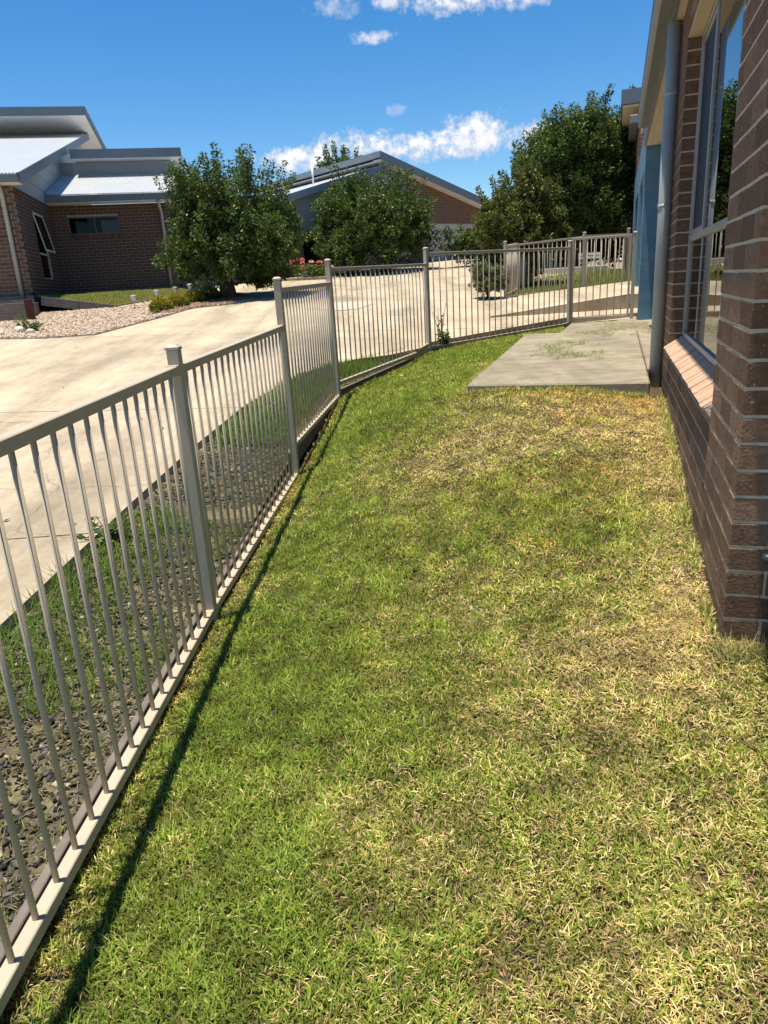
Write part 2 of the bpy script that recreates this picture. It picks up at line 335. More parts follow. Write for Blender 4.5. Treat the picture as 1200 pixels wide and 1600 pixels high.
# frames -----------------------------------------------------------------
AZ = R(18.3); U = Vector((math.sin(AZ), math.cos(AZ), 0)); NN = Vector((-U.y, U.x, 0)); P0 = Vector((1.127, 2.17, 0))
def W(s, off, z): return P0 + U * s + NN * off + Vector((0, 0, z))       # near building: along its wall, out from it, up
def drive_z(y): return -.1 + .0826 * min(max(y, -2), 30)

# ------------------------------------------------------------------ terrain
CTRL = np.array([(-.9, .0, .05), (-.9, 1.1, .06), (-.87, 2.2, .03), (-.86, 3.15, .0), (-.72, 4.6, .06), (-.62, 5.45, .12), (-.6, 1.2, .05), (-.58, 2.2, .04), (-.55, 3.2, .04), (-.5, 6.6, .22), (-.38, 7.7, .38), (.2, 8.8, .48), (.8, 9.9, .60), (2, 10.8, .69), (3.12, 11.6, .72),
  (.73, 5.77, .625), (2.04, 5.36, .60), (1.127, 2.17, .262), (1.485, 3.25, .375), (2.08, 5.04, .53), (2.25, 5.6, .55), (1.1, 1, .20), (.1, 0, .08), (.1, 2.2, .12), (.2, 4, .27), (-.1, 6.4, .40), (1.4, 8.0, .64), (2.2, 9.9, .68), (1.1, -.5, .15), (.9, 4.6, .50)])
def tps(r): return np.where(r > 0, r * r * np.log(np.maximum(r, 1e-9)), 0)
_n = len(CTRL); _K = tps(np.hypot(CTRL[:, None, 0] - CTRL[None, :, 0], CTRL[:, None, 1] - CTRL[None, :, 1])) + np.eye(_n) * .08
_Pm = np.c_[np.ones(_n), CTRL[:, :2]]; _A = np.block([[_K, _Pm], [_Pm.T, np.zeros((3, 3))]]); _w = np.linalg.solve(_A, np.r_[CTRL[:, 2], 0, 0, 0])
def lawn_z(x, y):
    x = np.asarray(x, float); y = np.asarray(y, float); sh = x.shape; x = x.ravel(); y = y.ravel()
    r = np.hypot(x[:, None] - CTRL[None, :, 0], y[:, None] - CTRL[None, :, 1]); z = tps(r) @ _w[:_n] + _w[_n] + _w[_n + 1] * x + _w[_n + 2] * y
    return (z + (fbm(x, y, 2.2) - .5) * .03).reshape(sh)

# posts of the fence: x, y, ground
FP = [(-.88, .75), (-.865, 3.15), (-.675, 5.45), (-.42, 7.7), (.755, 9.97), (3.10, 11.58)]
def fence_x(y):
    ys = [p[1] for p in FP]; xs = [p[0] for p in FP]; return np.interp(y, ys, xs)
# big ground sheet that reaches the horizon, under everything
xs = np.array([-3000, -600, -120, -40, -20, -10, 0, 10, 20, 40, 120, 600, 3000.]); ys = np.array([-3000, -500, -60, -2, 4, 10, 16, 22, 30, 60, 200, 800, 3000.])
gx, gy = np.meshgrid(xs, ys); gzv = np.vectorize(drive_z)(gy) - .4
idx = np.arange(gx.size).reshape(gx.shape); F = np.stack([idx[:-1, :-1], idx[:-1, 1:], idx[1:, 1:], idx[1:, :-1]], -1).reshape(-1, 4)
struct(npmesh('ground', np.c_[gx.ravel(), gy.ravel(), gzv.ravel()], F, 'dirt'))

# driveway: concrete poured in bays, with joints
EDGE = [(-1.80, 1.0), (-1.78, 2.2), (-1.76, 2.95), (-1.70, 3.6), (-1.63, 4.37), (-1.5, 5.58), (-1.3, 6.9), (-1.03, 7.84), (-.72, 8.6), (-.25, 9.08), (.2, 9.25), (.62, 9.62), (.80, 10.06), (3.1, 11.66)]
poly = [(-40, -6), (-1.85, -6)] + EDGE + [(4.25, 11.7), (4.25, 11.45), (4.7, 12.3), (5.6, 15.0), (5.0, 17.0), (7.5, 30), (12, 45), (-40, 45)]
def bays(poly, cuts):
    """split the outline with joint lines (point, normal); each bay its own slab"""
    out = [poly]
    for (px, py), (nx, ny) in cuts:
        new = []
        for pl in out:
            for sgn in (1, -1):
                bm = bmesh.new(); f = bm.faces.new([bm.verts.new((x, y, 0)) for x, y in pl])
                r_ = bmesh.ops.bisect_plane(bm, geom=bm.verts[:] + bm.edges[:] + bm.faces[:], plane_co=(px + nx * .007 * sgn, py + ny * .007 * sgn, 0), plane_no=(nx * sgn, ny * sgn, 0), clear_inner=True)
                for fc in bm.faces:
                    if fc.calc_area() > .01: new.append([(v.co.x, v.co.y) for v in fc.verts])
                bm.free()
        out = new
    return out
dw = None
def slab_mesh(pl, zf, thick, name, m, parent=None, step=None):
    bm = bmesh.new(); f = bm.faces.new([bm.verts.new((x, y, 0)) for x, y in pl])
    if f.normal.z < 0: f.normal_flip()
    for yc in (-2, 30):
        bmesh.ops.bisect_plane(bm, geom=bm.verts[:] + bm.edges[:] + bm.faces[:], plane_co=(0, yc, 0), plane_no=(0, 1, 0))
    bmesh.ops.triangulate(bm, faces=bm.faces)
    g = bmesh.ops.extrude_face_region(bm, geom=bm.faces[:]); up_ = {e for e in g['geom'] if isinstance(e, bmesh.types.BMVert)}
    for v in bm.verts:
        z = zf(v.co.x, v.co.y); v.co.z = z - thick if v in up_ else z
    bmesh.ops.recalc_face_normals(bm, faces=bm.faces)
    me = bpy.data.meshes.new(name); bm.to_mesh(me); bm.free(); me.materials.append(MATS[m]); o = link(bpy.data.objects.new(name, me))
    if parent: o.parent = parent
    ORG[o.name] = org(parent); return o
dw = link(bpy.data.objects.new('driveway', None)); dw['kind'] = 'structure'; dw['label'] = 'cream concrete driveway rising past the fence to the houses'
for pl in bays(poly, [((-2.2, 7.0), (.16, .987)), ((-3.2, 3.9), (-.03, 1)), ((-2.0, 12.0), (.25, .97)), ((-1.0, 17.5), (.2, .98)), ((-6.3, 9), (1, .1))]):
    slab_mesh(pl, lambda x, y: drive_z(y), .12, 'concrete_bay', 'concrete', dw)

# lawn soil
def lawn_grid():
    ys = np.arange(-1.2, 11.75, .14); t = np.linspace(0, 1, 30); V = []
    for y in ys:
        xl = fence_x(y) - .05
        xr = P0.x + (y - P0.y) * math.tan(AZ) + .12
        if y < P0.y: xr = 2.4
        xr = max(xr, xl + .05)
        for k in t: V.append((xl + (xr - xl) * k, y))
    V = np.array(V); Z = lawn_z(V[:, 0], V[:, 1]); nx = len(t); ny = len(ys)
    i = np.arange(nx * ny).reshape(ny, nx); F = np.stack([i[:-1, :-1], i[:-1, 1:], i[1:, 1:], i[1:, :-1]], -1).reshape(-1, 4)
    return struct(npmesh('lawn', np.c_[V, Z - .004], F, 'soil', smooth=True))
lawn_grid()

# mulch bed between fence and driveway
def bed_rows():
    """pairs (fence side point, driveway side point)"""
    fs = [(-.93, -.5), (-.93, 1.1), (-.915, 3.15), (-.73, 5.45), (-.47, 7.7), (.0, 8.6), (.70, 9.96), (1.9, 10.83), (3.05, 11.62)]
    fz = [.06, .05, .06, .22, .44, .5, .60, .67, .74]
    ds = [(-1.83, -.5), (-1.8, 1.05), (-1.73, 3.3), (-1.5, 5.58), (-1.1, 7.75), (-.6, 8.75), (.70, 9.87 + .1), (1.9, 10.9), (3.05, 11.66)]
    rows = []
    tt = np.linspace(0, len(fs) - 1, 130); k = np.arange(len(fs))
    for t in tt:
        fx = np.interp(t, k, [p[0] for p in fs]); fy = np.interp(t, k, [p[1] for p in fs]); z0 = np.interp(t, k, fz)
        dx = np.interp(t, k, [p[0] for p in ds]); dy = np.interp(t, k, [p[1] for p in ds]); z1 = drive_z(dy) - .055
        for m_ in np.linspace(0, 1, 16):
            x = fx + (dx - fx) * m_; y = fy + (dy - fy) * m_
            rows.append((x, y, z0 + (z1 - z0) * m_ + (float(fbm(x, y, 6)) - .5) * .035 * (1 - (2 * m_ - 1) ** 4)))
    return np.array(rows).reshape(130, 16, 3)
BED = bed_rows()
i = np.arange(130 * 16).reshape(130, 16); F = np.stack([i[:-1, :-1], i[1:, :-1], i[1:, 1:], i[:-1, 1:]], -1).reshape(-1, 4)
struct(npmesh('mulch_bed', BED.reshape(-1, 3), F, 'mulch_soil', smooth=True), 'dark mulch bed between fence and driveway')
def bed_pts(n, t0=0, t1=128, m0=.02, m1=.98):
    a = RNG.uniform(t0, t1, n); b = RNG.uniform(m0 * 15, m1 * 15 - .01, n); ai = a.astype(int); bi = b.astype(int); fa = (a - ai)[:, None]; fb = (b - bi)[:, None]
    g = lambda x, y: BED[np.minimum(x, 129), np.minimum(y, 15)]
    return (g(ai, bi) * (1 - fa) + g(ai + 1, bi) * fa) * (1 - fb) + (g(ai, bi + 1) * (1 - fa) + g(ai + 1, bi + 1) * fa) * fb, a, b / 15
def rand_boxes(P, sx, sy, sz, tilt=.5):
    n = len(P); q = np.array([[-1, -1, -1], [1, -1, -1], [1, 1, -1], [-1, 1, -1], [-1, -1, 1], [1, -1, 1], [1, 1, 1], [-1, 1, 1]]) * .5
    S = np.stack([sx, sy, sz], 1)[:, None, :] * q[None] * RNG.uniform(.7, 1.15, (n, 8, 3))
    yaw = RNG.uniform(0, 6.283, n); a = RNG.normal(0, tilt, n); b = RNG.normal(0, tilt, n)
    cy, sy_ = np.cos(yaw), np.sin(yaw); ca, sa = np.cos(a), np.sin(a); cb, sb = np.cos(b), np.sin(b)
    x, y, z = S[..., 0], S[..., 1], S[..., 2]
    y, z = y * ca[:, None] - z * sa[:, None], y * sa[:, None] + z * ca[:, None]; x, z = x * cb[:, None] + z * sb[:, None], -x * sb[:, None] + z * cb[:, None]
    x, y = x * cy[:, None] - y * sy_[:, None], x * sy_[:, None] + y * cy[:, None]
    V = np.stack([x, y, z], -1) + P[:, None, :]
    f = np.array([(3, 2, 1, 0), (4, 5, 6, 7), (0, 1, 5, 4), (1, 2, 6, 5), (2, 3, 7, 6), (3, 0, 4, 7)]); F = (f[None] + (np.arange(n) * 8)[:, None, None]).reshape(-1, 4)
    return V.reshape(-1, 3), F
P, a, b = bed_pts(22000, 0, 95); n = len(P); P[:, 2] += .006
keep = fbm(P[:, 0], P[:, 1], 1.6) > .40; P = P[keep]; n = len(P)
c = (.035 + .2 * RNG.random(n) ** 2.4)[:, None] * np.array([[1, .93, .86]]); c[RNG.random(n) < .06] = (.5, .44, .34)
V, F = rand_boxes(P, RNG.gamma(1.6, .0095, n) + .005, RNG.gamma(2.0, .0042, n) + .003, RNG.uniform(.002, .007, n), .3)
o = npmesh('bark_chips', V, F, 'flower', col=np.repeat(c, 8, 0), kind='stuff'); tag(o, 'dark bark chips scattered over the bed behind the fence', 'mulch')

# ------------------------------------------------------------------ grass
def blades(P, L, Wd, lean, C, name, label, cat, segs=2, up_bias=None):
    """curved grass blades: 5 points, quad + triangle drawn as 2 quads (last one degenerate-free: tip pair)"""
    n = len(P); yaw = RNG.uniform(0, 2 * np.pi, n); d = np.stack([np.cos(yaw), np.sin(yaw), np.zeros(n)], 1); s = np.stack([-np.sin(yaw), np.cos(yaw), np.zeros(n)], 1)
    tw = RNG.uniform(-.9, .9, n); s = s * np.cos(tw)[:, None] + np.array([0, 0, 1.]) * np.sin(tw)[:, None] * .7
    l1 = lean; l2 = np.minimum(lean + RNG.uniform(.1, .7, n), 1.75)
    m = P + (d * np.sin(l1)[:, None] + np.array([0, 0, 1.]) * np.cos(l1)[:, None]) * (L * .5)[:, None]
    t = m + (d * np.sin(l2)[:, None] + np.array([0, 0, 1.]) * np.cos(l2)[:, None]) * (L * .5)[:, None]
    w = (s * Wd[:, None]) * .5
    V = np.stack([P - w * .8, P + w * .8, m + w, m - w, t], 1).reshape(-1, 3)
    b0 = np.arange(n) * 5; T = np.concatenate([np.stack([b0, b0 + 1, b0 + 2], 1), np.stack([b0, b0 + 2, b0 + 3], 1), np.stack([b0 + 3, b0 + 2, b0 + 4], 1)])
    o = npmesh(name, V, T, 'grass', col=np.repeat(C, 5, 0), kind='stuff'); return tag(o, label, cat)
def in_slab(x, y):
    dx, dy = x - P0.x, y - P0.y; s = dx * U.x + dy * U.y; off = dx * NN.x + dy * NN.y
    return ((s > 3.27) & (s < 7.6) & (off < 1.55)) | ((s > 7.5) & (off < 1.1)), off, s
def lawn_samples(y0, y1, dens):
    A = (y1 - y0) * 5.2; n = int(A * dens); y = RNG.uniform(y0, y1, n); x = RNG.uniform(-1.0, 4.2, n)
    sl_, off, s = in_slab(x, y); fx = fence_x(y)
    wall = np.where(s > 0, off > .012, True) & ~((s <= 0) & (x > 2.3))
    k = (x > fx + .02 - RNG.random(n) * .03) & wall & ~sl_ & (x < 3.3)
    k &= RNG.random(n) < np.clip((fbm(x, y, 10, 2) - .16) * 5, .55, 1)
    return x[k], y[k], off[k], s[k]
def dryness(x, y, off, s):
    fx = fence_x(y); d = x - fx
    v = .29 + .32 * np.clip(d / 2.0 - .15, 0, 1) + .75 * (fbm(x, y, .9) - .5) + .6 * (fbm(x + 30, y, 3.2) - .5)
    v += .30 * np.exp(-((x - .62) / .38) ** 2 - ((y - 2.35) / .35) ** 2) + .22 * np.exp(-(off / .30) ** 2) * (s < 3.3)
    v += .24 * np.exp(-((y - 4.9) / .6) ** 2) * np.clip(d - .5, 0, 1) - .20 * np.exp(-((d - .45) / .28) ** 2) * (y < 5)
    v += .55 * np.exp(-(d / .07) ** 2) - .2 * np.exp(-((y - 9) / 1.2) ** 2)
    return v
def grass_band(y0, y1, dens, wscale, lscale):
    x, y, off, s = lawn_samples(y0, y1, dens); n = len(x); dr = dryness(x, y, off, s); z = lawn_z(x, y)
    dry = RNG.random(n) < np.clip((dr - .16) * 1.15, .06, .93)
    clump = fbm(x + 11, y - 4, 14, 2)
    g = RNG.random(n)[:, None]; green = (1 - g) * np.array([[.085, .165, .018]]) + g * np.array([[.33, .41, .085]])
    yel = np.clip(dr, 0, 1)[:, None] * RNG.random((n, 1)); green = green * (1 - .45 * yel) + .45 * yel * np.array([[.60, .53, .10]])
    g = RNG.random(n)[:, None]; straw = (1 - g) * np.array([[.44, .31, .12]]) + g * np.array([[.90, .76, .40]])
    org_ = np.clip((fbm(x - 50, y + 9, 1.4) - .52) * 5, 0, 1)[:, None] * .55; straw = straw * (1 - org_) + org_ * np.array([[.74, .42, .13]])
    C = np.where(dry[:, None], straw, green) * (.38 + 1.08 * clump[:, None]) * RNG.uniform(.8, 1.15, (n, 1))
    L = np.where(dry, RNG.uniform(.013, .032, n), RNG.uniform(.018, .046, n)) * lscale * (.7 + .6 * clump)
    Wd = np.where(dry, RNG.uniform(.0017, .0034, n), RNG.uniform(.0024, .0050, n)) * wscale
    lean = np.where(dry, RNG.uniform(.7, 1.5, n), RNG.uniform(.15, 1.15, n))
    zz = z + np.where(dry, RNG.uniform(0, .012, n), 0)
    return np.c_[x, y, zz], L, Wd, lean, C
parts = [grass_band(.55, 1.6, 34000, 1, 1), grass_band(1.6, 2.6, 29000, 1.05, 1), grass_band(2.6, 4.0, 18000, 1.25, 1.05), grass_band(4.0, 6.2, 10000, 1.6, 1.1), grass_band(6.2, 11.7, 5400, 2.3, 1.2)]
cat_ = [np.concatenate([p[k] for p in parts]) for k in range(5)]
blades(*cat_, 'lawn_grass', 'mown lawn, half green and half dry straw, between fence and brick wall', 'grass')
# tufts along the bed and clippings on it
P, a, b = bed_pts(26000, 0, 127); xx, yy = P[:, 0], P[:, 1]
tuft = fbm(xx + 3, yy, 1.5) - .04 + .05 + .12 * (b - .5) + .30 * ((yy > 5.8) & (yy < 8.8)) * (b > .15) + .45 * np.exp(-((xx + 1.62) / .22) ** 2 - ((yy - 2.9) / .55) ** 2)
k = tuft > .60 + .12 * RNG.random(len(P)); P = P[k]; b = b[k]; tuft = tuft[k]; n = len(P); tall = np.clip((tuft - .6) * 3, 0, 1)
g = RNG.random((n, 1)); C = (1 - g) * np.array([[.06, .13, .018]]) + g * np.array([[.17, .27, .05]])
blades(P, RNG.uniform(.05, .10, n) * (.7 + 1.1 * tall), RNG.uniform(.003, .006, n) * np.where(P[:, 1] > 4, 1.7, 1), RNG.uniform(.05, .8, n), C, 'bed_grass', 'long lush green grass growing through the mulch bed', 'grass')
P, a, b = bed_pts(36000, 0, 100); P[:, 2] += RNG.uniform(.004, .02, len(P)); n = len(P); g = RNG.random((n, 1))
C = (1 - g) * np.array([[.08, .12, .03]]) + g * np.array([[.34, .29, .14]])
blades(P, RNG.uniform(.02, .055, n), RNG.uniform(.0018, .0035, n), RNG.uniform(1.25, 1.6, n), C, 'grass_clippings', 'dry grass clippings lying on the dark mulch', 'clippings')

# ------------------------------------------------------------------ front slab and path to the gate
pth = link(bpy.data.objects.new('path', None)); pth['kind'] = 'structure'; pth['label'] = 'weathered grey concrete slab leading to the gate'
def slab_z(s): return .705 + (s - 3.45) * .018
def quad_slab(name, m, pts, thick, parent, bevel=.012):
    mb = MB(); top = [V3(p) for p in pts]; mb.hexa([p - Vector((0, 0, thick)) for p in top], top); return mb.build(name, m, parent, bevel=bevel)
quad_slab('slab', 'concrete_slab', [W(3.30, .115, slab_z(3.3)), W(7.55, .115, slab_z(7.55)), W(7.55, 1.53, slab_z(7.55)), W(3.30, 1.51, slab_z(3.3))], .3, pth)
quad_slab('slab', 'concrete_slab', [W(4.06, -1.5, slab_z(4.06)), W(7.55, -1.5, slab_z(7.55)), W(7.55, .109, slab_z(7.55)), W(4.06, .109, slab_z(4.06))], .3, pth)
quad_slab('slab', 'concrete_slab', [W(7.558, -1.5, .780), W(9.48, -1.5, .80), W(9.75, 1.05, .772), W(7.558, 1.08, .776)], .3, pth)
quad_slab('slab', 'concrete', [W(9.755, 1.05, .765), W(9.49, .07, .80), W(10.6, .04, .82), W(10.9, 1.0, .79)], .3, pth)
# dead grass lying on the slab
def scatter_clip(s0, s1, o0, o1, n, name, label, c0, c1):
    s = RNG.uniform(s0, s1, n); o_ = RNG.uniform(o0, o1, n); k = fbm(s * 1.0 + 60, o_ + 21, 3.4) + .5 * fbm(s, o_, 11) - .25 * np.hypot((s - (s0 + s1) / 2) / (s1 - s0), (o_ - (o0 + o1) / 2) / (o1 - o0)) * 2 > .62
    s, o_ = s[k], o_[k]; X = P0.x + U.x * s + NN.x * o_; Y = P0.y + U.y * s + NN.y * o_; n = len(s); g = RNG.random((n, 1))
    C = (1 - g) * np.array([c0]) + g * np.array([c1])
    blades(np.c_[X, Y, .705 + (s - 3.45) * .018 + RNG.uniform(.003, .012, n)], RNG.uniform(.025, .06, n), RNG.uniform(.004, .008, n), RNG.uniform(1.0, 1.55, n), C, name, label, 'clippings')
scatter_clip(4.7, 6.6, .45, 1.25, 2600, 'slab_clippings', 'patch of green grass clippings on the grey slab', (.10, .16, .04), (.28, .32, .12))
scatter_clip(6.8, 8.9, -.1, .9, 2600, 'slab_clippings', 'thin clippings strewn over the slab in front of the gate', (.14, .16, .06), (.30, .28, .14))

# longer grass creeping over the slab edges and along the wall
def fringe(pts):
    out = []
    for (s0, o0), (s1, o1), nn, sd in pts:
        f = RNG.random(nn); s = s0 + (s1 - s0) * f + RNG.normal(0, .012, nn) + sd[0] * np.abs(RNG.normal(0, .02, nn)); o_ = o0 + (o1 - o0) * f + sd[1] * np.abs(RNG.normal(0, .02, nn))
        out.append(np.c_[P0.x + U.x * s + NN.x * o_, P0.y + U.y * s + NN.y * o_])
    return np.concatenate(out)
Q = fringe([((3.285, .12), (3.285, 1.53), 2600, (-1, 0)), ((3.3, 1.535), (7.5, 1.55), 4200, (0, 1)), ((.02, .015), (3.3, .015), 2600, (0, 1))]); n = len(Q); g = RNG.random((n, 1)); k = fbm(Q[:, 0], Q[:, 1], 5) > .35
C = np.where(RNG.random((n, 1)) < .5, (1 - g) * np.array([[.09, .16, .02]]) + g * np.array([[.3, .38, .08]]), (1 - g) * np.array([[.4, .3, .13]]) + g * np.array([[.8, .68, .4]]))
blades(np.c_[Q, lawn_z(Q[:, 0], Q[:, 1])][k], RNG.uniform(.03, .075, n)[k], RNG.uniform(.003, .006, n)[k], RNG.uniform(.1, 1.1, n)[k], C[k], 'edge_grass', 'ragged longer grass along the slab edge and the wall foot', 'grass')

# raised footpath behind the gate, its shaded edge facing the lawn
mb = MB(); t = [(1.95, 12.15, .925), (4.30, 12.25, 1.15), (5.4, 15.2, 1.32), (2.95, 14.75, 1.17)]
mb.hexa([(x, y, z - .5) for x, y, z in t], t); struct(mb.build('footpath', 'concrete'), 'pale concrete footpath with a raised wedge-shaped edge behind the gate')
mb = MB(); t = [(4.32, 12.25, 1.14), (5.6, 12.2, 1.16), (6.6, 15.3, 1.33), (5.42, 15.2, 1.31)]
mb.hexa([(x, y, z - .5) for x, y, z in t], t); struct(mb.build('footpath', 'concrete'))
# rough drain patch in the driveway
mb = MB(); pts = [(-.95 + .62 * math.cos(t_) * (1 + .15 * math.sin(3 * t_)) + .35, 15.2 + .75 * math.sin(t_)) for t_ in np.linspace(0, 6.283, 19)[:-1]]
mb.prism([(x, y, drive_z(y) + .004) for x, y in pts], (0, 0, .006)); struct(mb.build('concrete_patch', 'gravel'), 'rough pebbly patch in the driveway seen through the fence')

# ------------------------------------------------------------------ fence
fence = thing('fence', (-.88, .75, 0), 'long cream tubular metal fence curving along the left and far side of the lawn', 'fence')
def pz(i, which): return None
# panel: bottom and top rail heights at both ends
PANELS = [((.11, 1.215), (.03, 1.225)), ((.03, 1.225), (.10, 1.27)), ((.335, 1.535), (.375, 1.575)), ((.515, 1.715), (.63, 1.757)), ((.64, 1.893), (.745, 1.91))]
POST_TOP = [1.30, 1.29, 1.585, 1.775, 1.935, 1.985]
POST_BOT = [-.3, -.3, -.2, .0, .2, .35]
BAL = {}
def baluster(parent, base, h, r=.008, name='baluster'):
    if r not in BAL:
        me = bpy.data.meshes.new('baluster'); bm = bmesh.new(); bmesh.ops.create_cone(bm, segments=10, radius1=r, radius2=r, depth=1, cap_ends=True); bmesh.ops.translate(bm, verts=bm.verts, vec=(0, 0, .5)); bm.to_mesh(me); bm.free()
        for p in me.polygons: p.use_smooth = len(p.vertices) == 4
        me.materials.append(MATS['cream_paint']); BAL[r] = me
    o = link(bpy.data.objects.new(name, BAL[r])); o.parent = parent; o.location = V3(base) - org(parent); o.scale = (1, 1, h)
    return o
def post(parent, x, y, z0, z1, ang, size=.052, cap=True):
    ex = Vector((math.cos(ang), math.sin(ang), 0)) * size; ey = Vector((-math.sin(ang), math.cos(ang), 0)) * size
    o = MB().box((x, y, (z0 + z1) / 2), ex, ey, (0, 0, z1 - z0)).build('post', 'cream_paint', parent, bevel=.003)
    if cap:
        c = Vector((x, y, z1 + .0005)); a_, b_ = ex * .56, ey * .56; lo = [c - a_ - b_, c + a_ - b_, c + a_ + b_, c - a_ + b_]; mid = [p + Vector((0, 0, .012)) for p in lo]
        hi = [c + (p - c) * .5 + Vector((0, 0, .024)) for p in lo]
        MB().hexa(lo, mid).add(mid + hi, [(0, 1, 5, 4), (1, 2, 6, 5), (2, 3, 7, 6), (3, 0, 4, 7), (4, 5, 6, 7)]).build('cap', 'cream_paint', o, bevel=0)
    return o
def panel(parent, a, b, za, zb, spacing=.115, rail=.038, top_ext=0):
    a, b = Vector((*a, 0)), Vector((*b, 0)); d = (b - a); L = d.length; d.normalize(); p = a + d * .027; q = b - d * .027
    zt = Vector((0, 0, 1))
    for nm, k in (('bottom_rail', 0), ('top_rail', 1)):
        off = rail / 2 if k == 0 else -rail / 2
        MB().bar(p + zt * (za[k] + off), q + zt * (zb[k] + off), .038, rail).build(nm, 'cream_paint', parent, bevel=.003)
    for e_, zz_, sg in ((p, za, 1), (q, zb, -1)):
        for k in (0, 1):
            MB().box(e_ + d * (sg * .014) + zt * (zz_[k] + (rail / 2 if k == 0 else -rail / 2)), d * .026, Vector((-d.y, d.x, 0)) * .046, zt * (rail + .008)).build('bracket', 'cream_paint', parent, bevel=.002)
    n = int(round(L / spacing))
    for i in range(1, n):
        f = i / n; c_ = a + d * (L * f); z0 = za[0] + (zb[0] - za[0]) * f + rail - .003; z1 = za[1] + (zb[1] - za[1]) * f - rail + .003
        baluster(parent, (c_.x, c_.y, z0), z1 - z0)
for i in range(6):
    a = FP[max(i - 1, 0)]; b = FP[min(i + 1, 5)]; ang = math.atan2(b[1] - a[1], b[0] - a[0]); post(fence, *FP[i], POST_BOT[i], POST_TOP[i], ang)
for i in range(5): panel(fence, FP[i], FP[i + 1], *PANELS[i])
# timber edging right behind the bottom rail
def edging(pts, zt, h=.16, w=.028, m='sleeper', label=None, name='timber_edging'):
    t = thing(name, (*pts[0], zt[0] - h), label, 'edging')
    for i in range(len(pts) - 1):
        a, b = Vector((*pts[i], zt[i] - h / 2)), Vector((*pts[i + 1], zt[i + 1] - h / 2)); d = (b - a).normalized() * .003
        MB().bar(a + d, b - d, w, h).build('board', m, t, bevel=.003)
    return t
edging([(-.925, -.4), (-.925, 1.1), (-.912, 3.12), (-.725, 5.42)], [.125, .125, .075, .16], label='weathered grey timber board edging the mulch bed behind the near fence')
edging([(-.725, 5.46), (-.47, 7.68), (.70, 9.99)], [.30, .45, .615], label='timber board edging under the stepped-up fence panels')

# gate
GL, GR = Vector((3.10, 11.58, 0)), Vector((4.005, 11.33, 0)); gd = (GR - GL).normalized()
gate = thing('gate', (3.1, 11.58, .78), 'closed cream metal gate between the fence end and the blue wall', 'gate')
ga, gb = GL + gd * .045, GR - gd * .06
zt = Vector((0, 0, 1)); GZ0, GZ1 = .835, 2.035
for p in (ga, gb): MB().bar(p + zt * GZ0, p + zt * GZ1, .032, .032, upv=gd).build('stile', 'cream_paint', gate, bevel=.003)
for nm, z in (('bottom_rail', GZ0 + .016), ('top_rail', GZ1 - .016)): MB().bar(ga + gd * .017 + zt * z, gb - gd * .017 + zt * z, .032, .032).build(nm, 'cream_paint', gate, bevel=.003)
for i in range(1, 8):
    c_ = ga + (gb - ga) * (i / 8); baluster(gate, (c_.x, c_.y, GZ0 + .03), GZ1 - GZ0 - .06)
for z in (1.0, 1.85): MB().bar(gb + gd * .012 + zt * z, gb + gd * .05 + zt * z, .03, .07).build('hinge', 'hinge_brown', gate)
MB().tube([GL + zt * 1.9 + gd * .0 + Vector((0, -.04, 0)), GL + zt * 1.86 + gd * .07 + Vector((0, -.05, 0)), GL + zt * 1.88 + gd * .12], .006, 6).build('latch_chain', 'hinge_brown', gate)
gpost = thing('gate_post', (4.005, 11.33, .8), 'cream square gate post against the blue wall', 'post')
post(gpost, GR.x, GR.y, .6, 2.045, math.atan2(gd.y, gd.x), .05)

# ------------------------------------------------------------------ bricks
def brick_variants(m, ln, dp, ht, bev, n=4):
    out = []
    for k in range(n):
        bm = bmesh.new(); bmesh.ops.create_cube(bm, size=1)
        for v in bm.verts: v.co = Vector((v.co.x * ln, v.co.y * dp, v.co.z * ht)) + Vector((random.uniform(-.0015, .0015), random.uniform(-.0012, .0012), random.uniform(-.0012, .0012)))
        if bev: bmesh.ops.bevel(bm, geom=bm.edges[:], offset=bev, segments=1, affect='EDGES')
        me = bpy.data.meshes.new('brick'); bm.to_mesh(me); bm.free(); me.materials.append(MATS[m]); out.append(me)
    return out
def lay(specs, parent, m, limit=300, ln=.23, dp=.11, ht=.076, bev=.0025, eye=Vector((0, 0, 1.5))):
    """specs: (centre, direction along brick, length). The nearest become bricks of their own, the rest one mesh of bricks."""
    var = brick_variants(m, ln, dp, ht, bev); specs = sorted(specs, key=lambda s: (s[0] - eye).length + (s[3] if len(s) > 3 else 0))
    for c_, d, l in [s[:3] for s in specs[:limit]]:
        o = link(bpy.data.objects.new('brick', random.choice(var))); o.parent = parent; o.location = c_ - org(parent); o.rotation_euler = (0, 0, math.atan2(d.y, d.x) + random.choice((0, math.pi))); o.scale = (l / ln, 1, 1)
    if len(specs) > limit:
        mb = MB()
        for c_, d, l in [s[:3] for s in specs[limit:]]: mb.box(c_, d * l, Vector((-d.y, d.x, 0)) * dp, (0, 0, ht))
        mb.build('brickwork', m, parent, kind='stuff', recalc=False)
def course(fn, x0, x1, k, z0, openings, depth_c, d, first=None, ch=.086, ht=.076, bl=.24):
    """bricks of one course between x0 and x1 (local), skipping openings (a0,a1,za,zb)"""
    zc = z0 + k * ch + ht / 2; segs = [(x0, x1)]
    for a0, a1, za, zb in openings:
        if za - .01 < zc < zb + .01:
            new = []
            for p, q in segs:
                if a0 > p: new.append((p, min(q, a0)))
                if a1 < q: new.append((max(p, a1), q))
            segs = [s for s in new if s[1] - s[0] > .02]
    out = []; start = x0 + (first if first is not None else (0 if k % 2 else -.12))
    for p, q in segs:
        x = start
        while x < q:
            e = x + bl - .01; a_, b_ = max(x, p), min(e, q)
            if b_ - a_ > .025: out.append((fn((a_ + b_) / 2, depth_c, zc), d, b_ - a_))
            x += bl
    return out

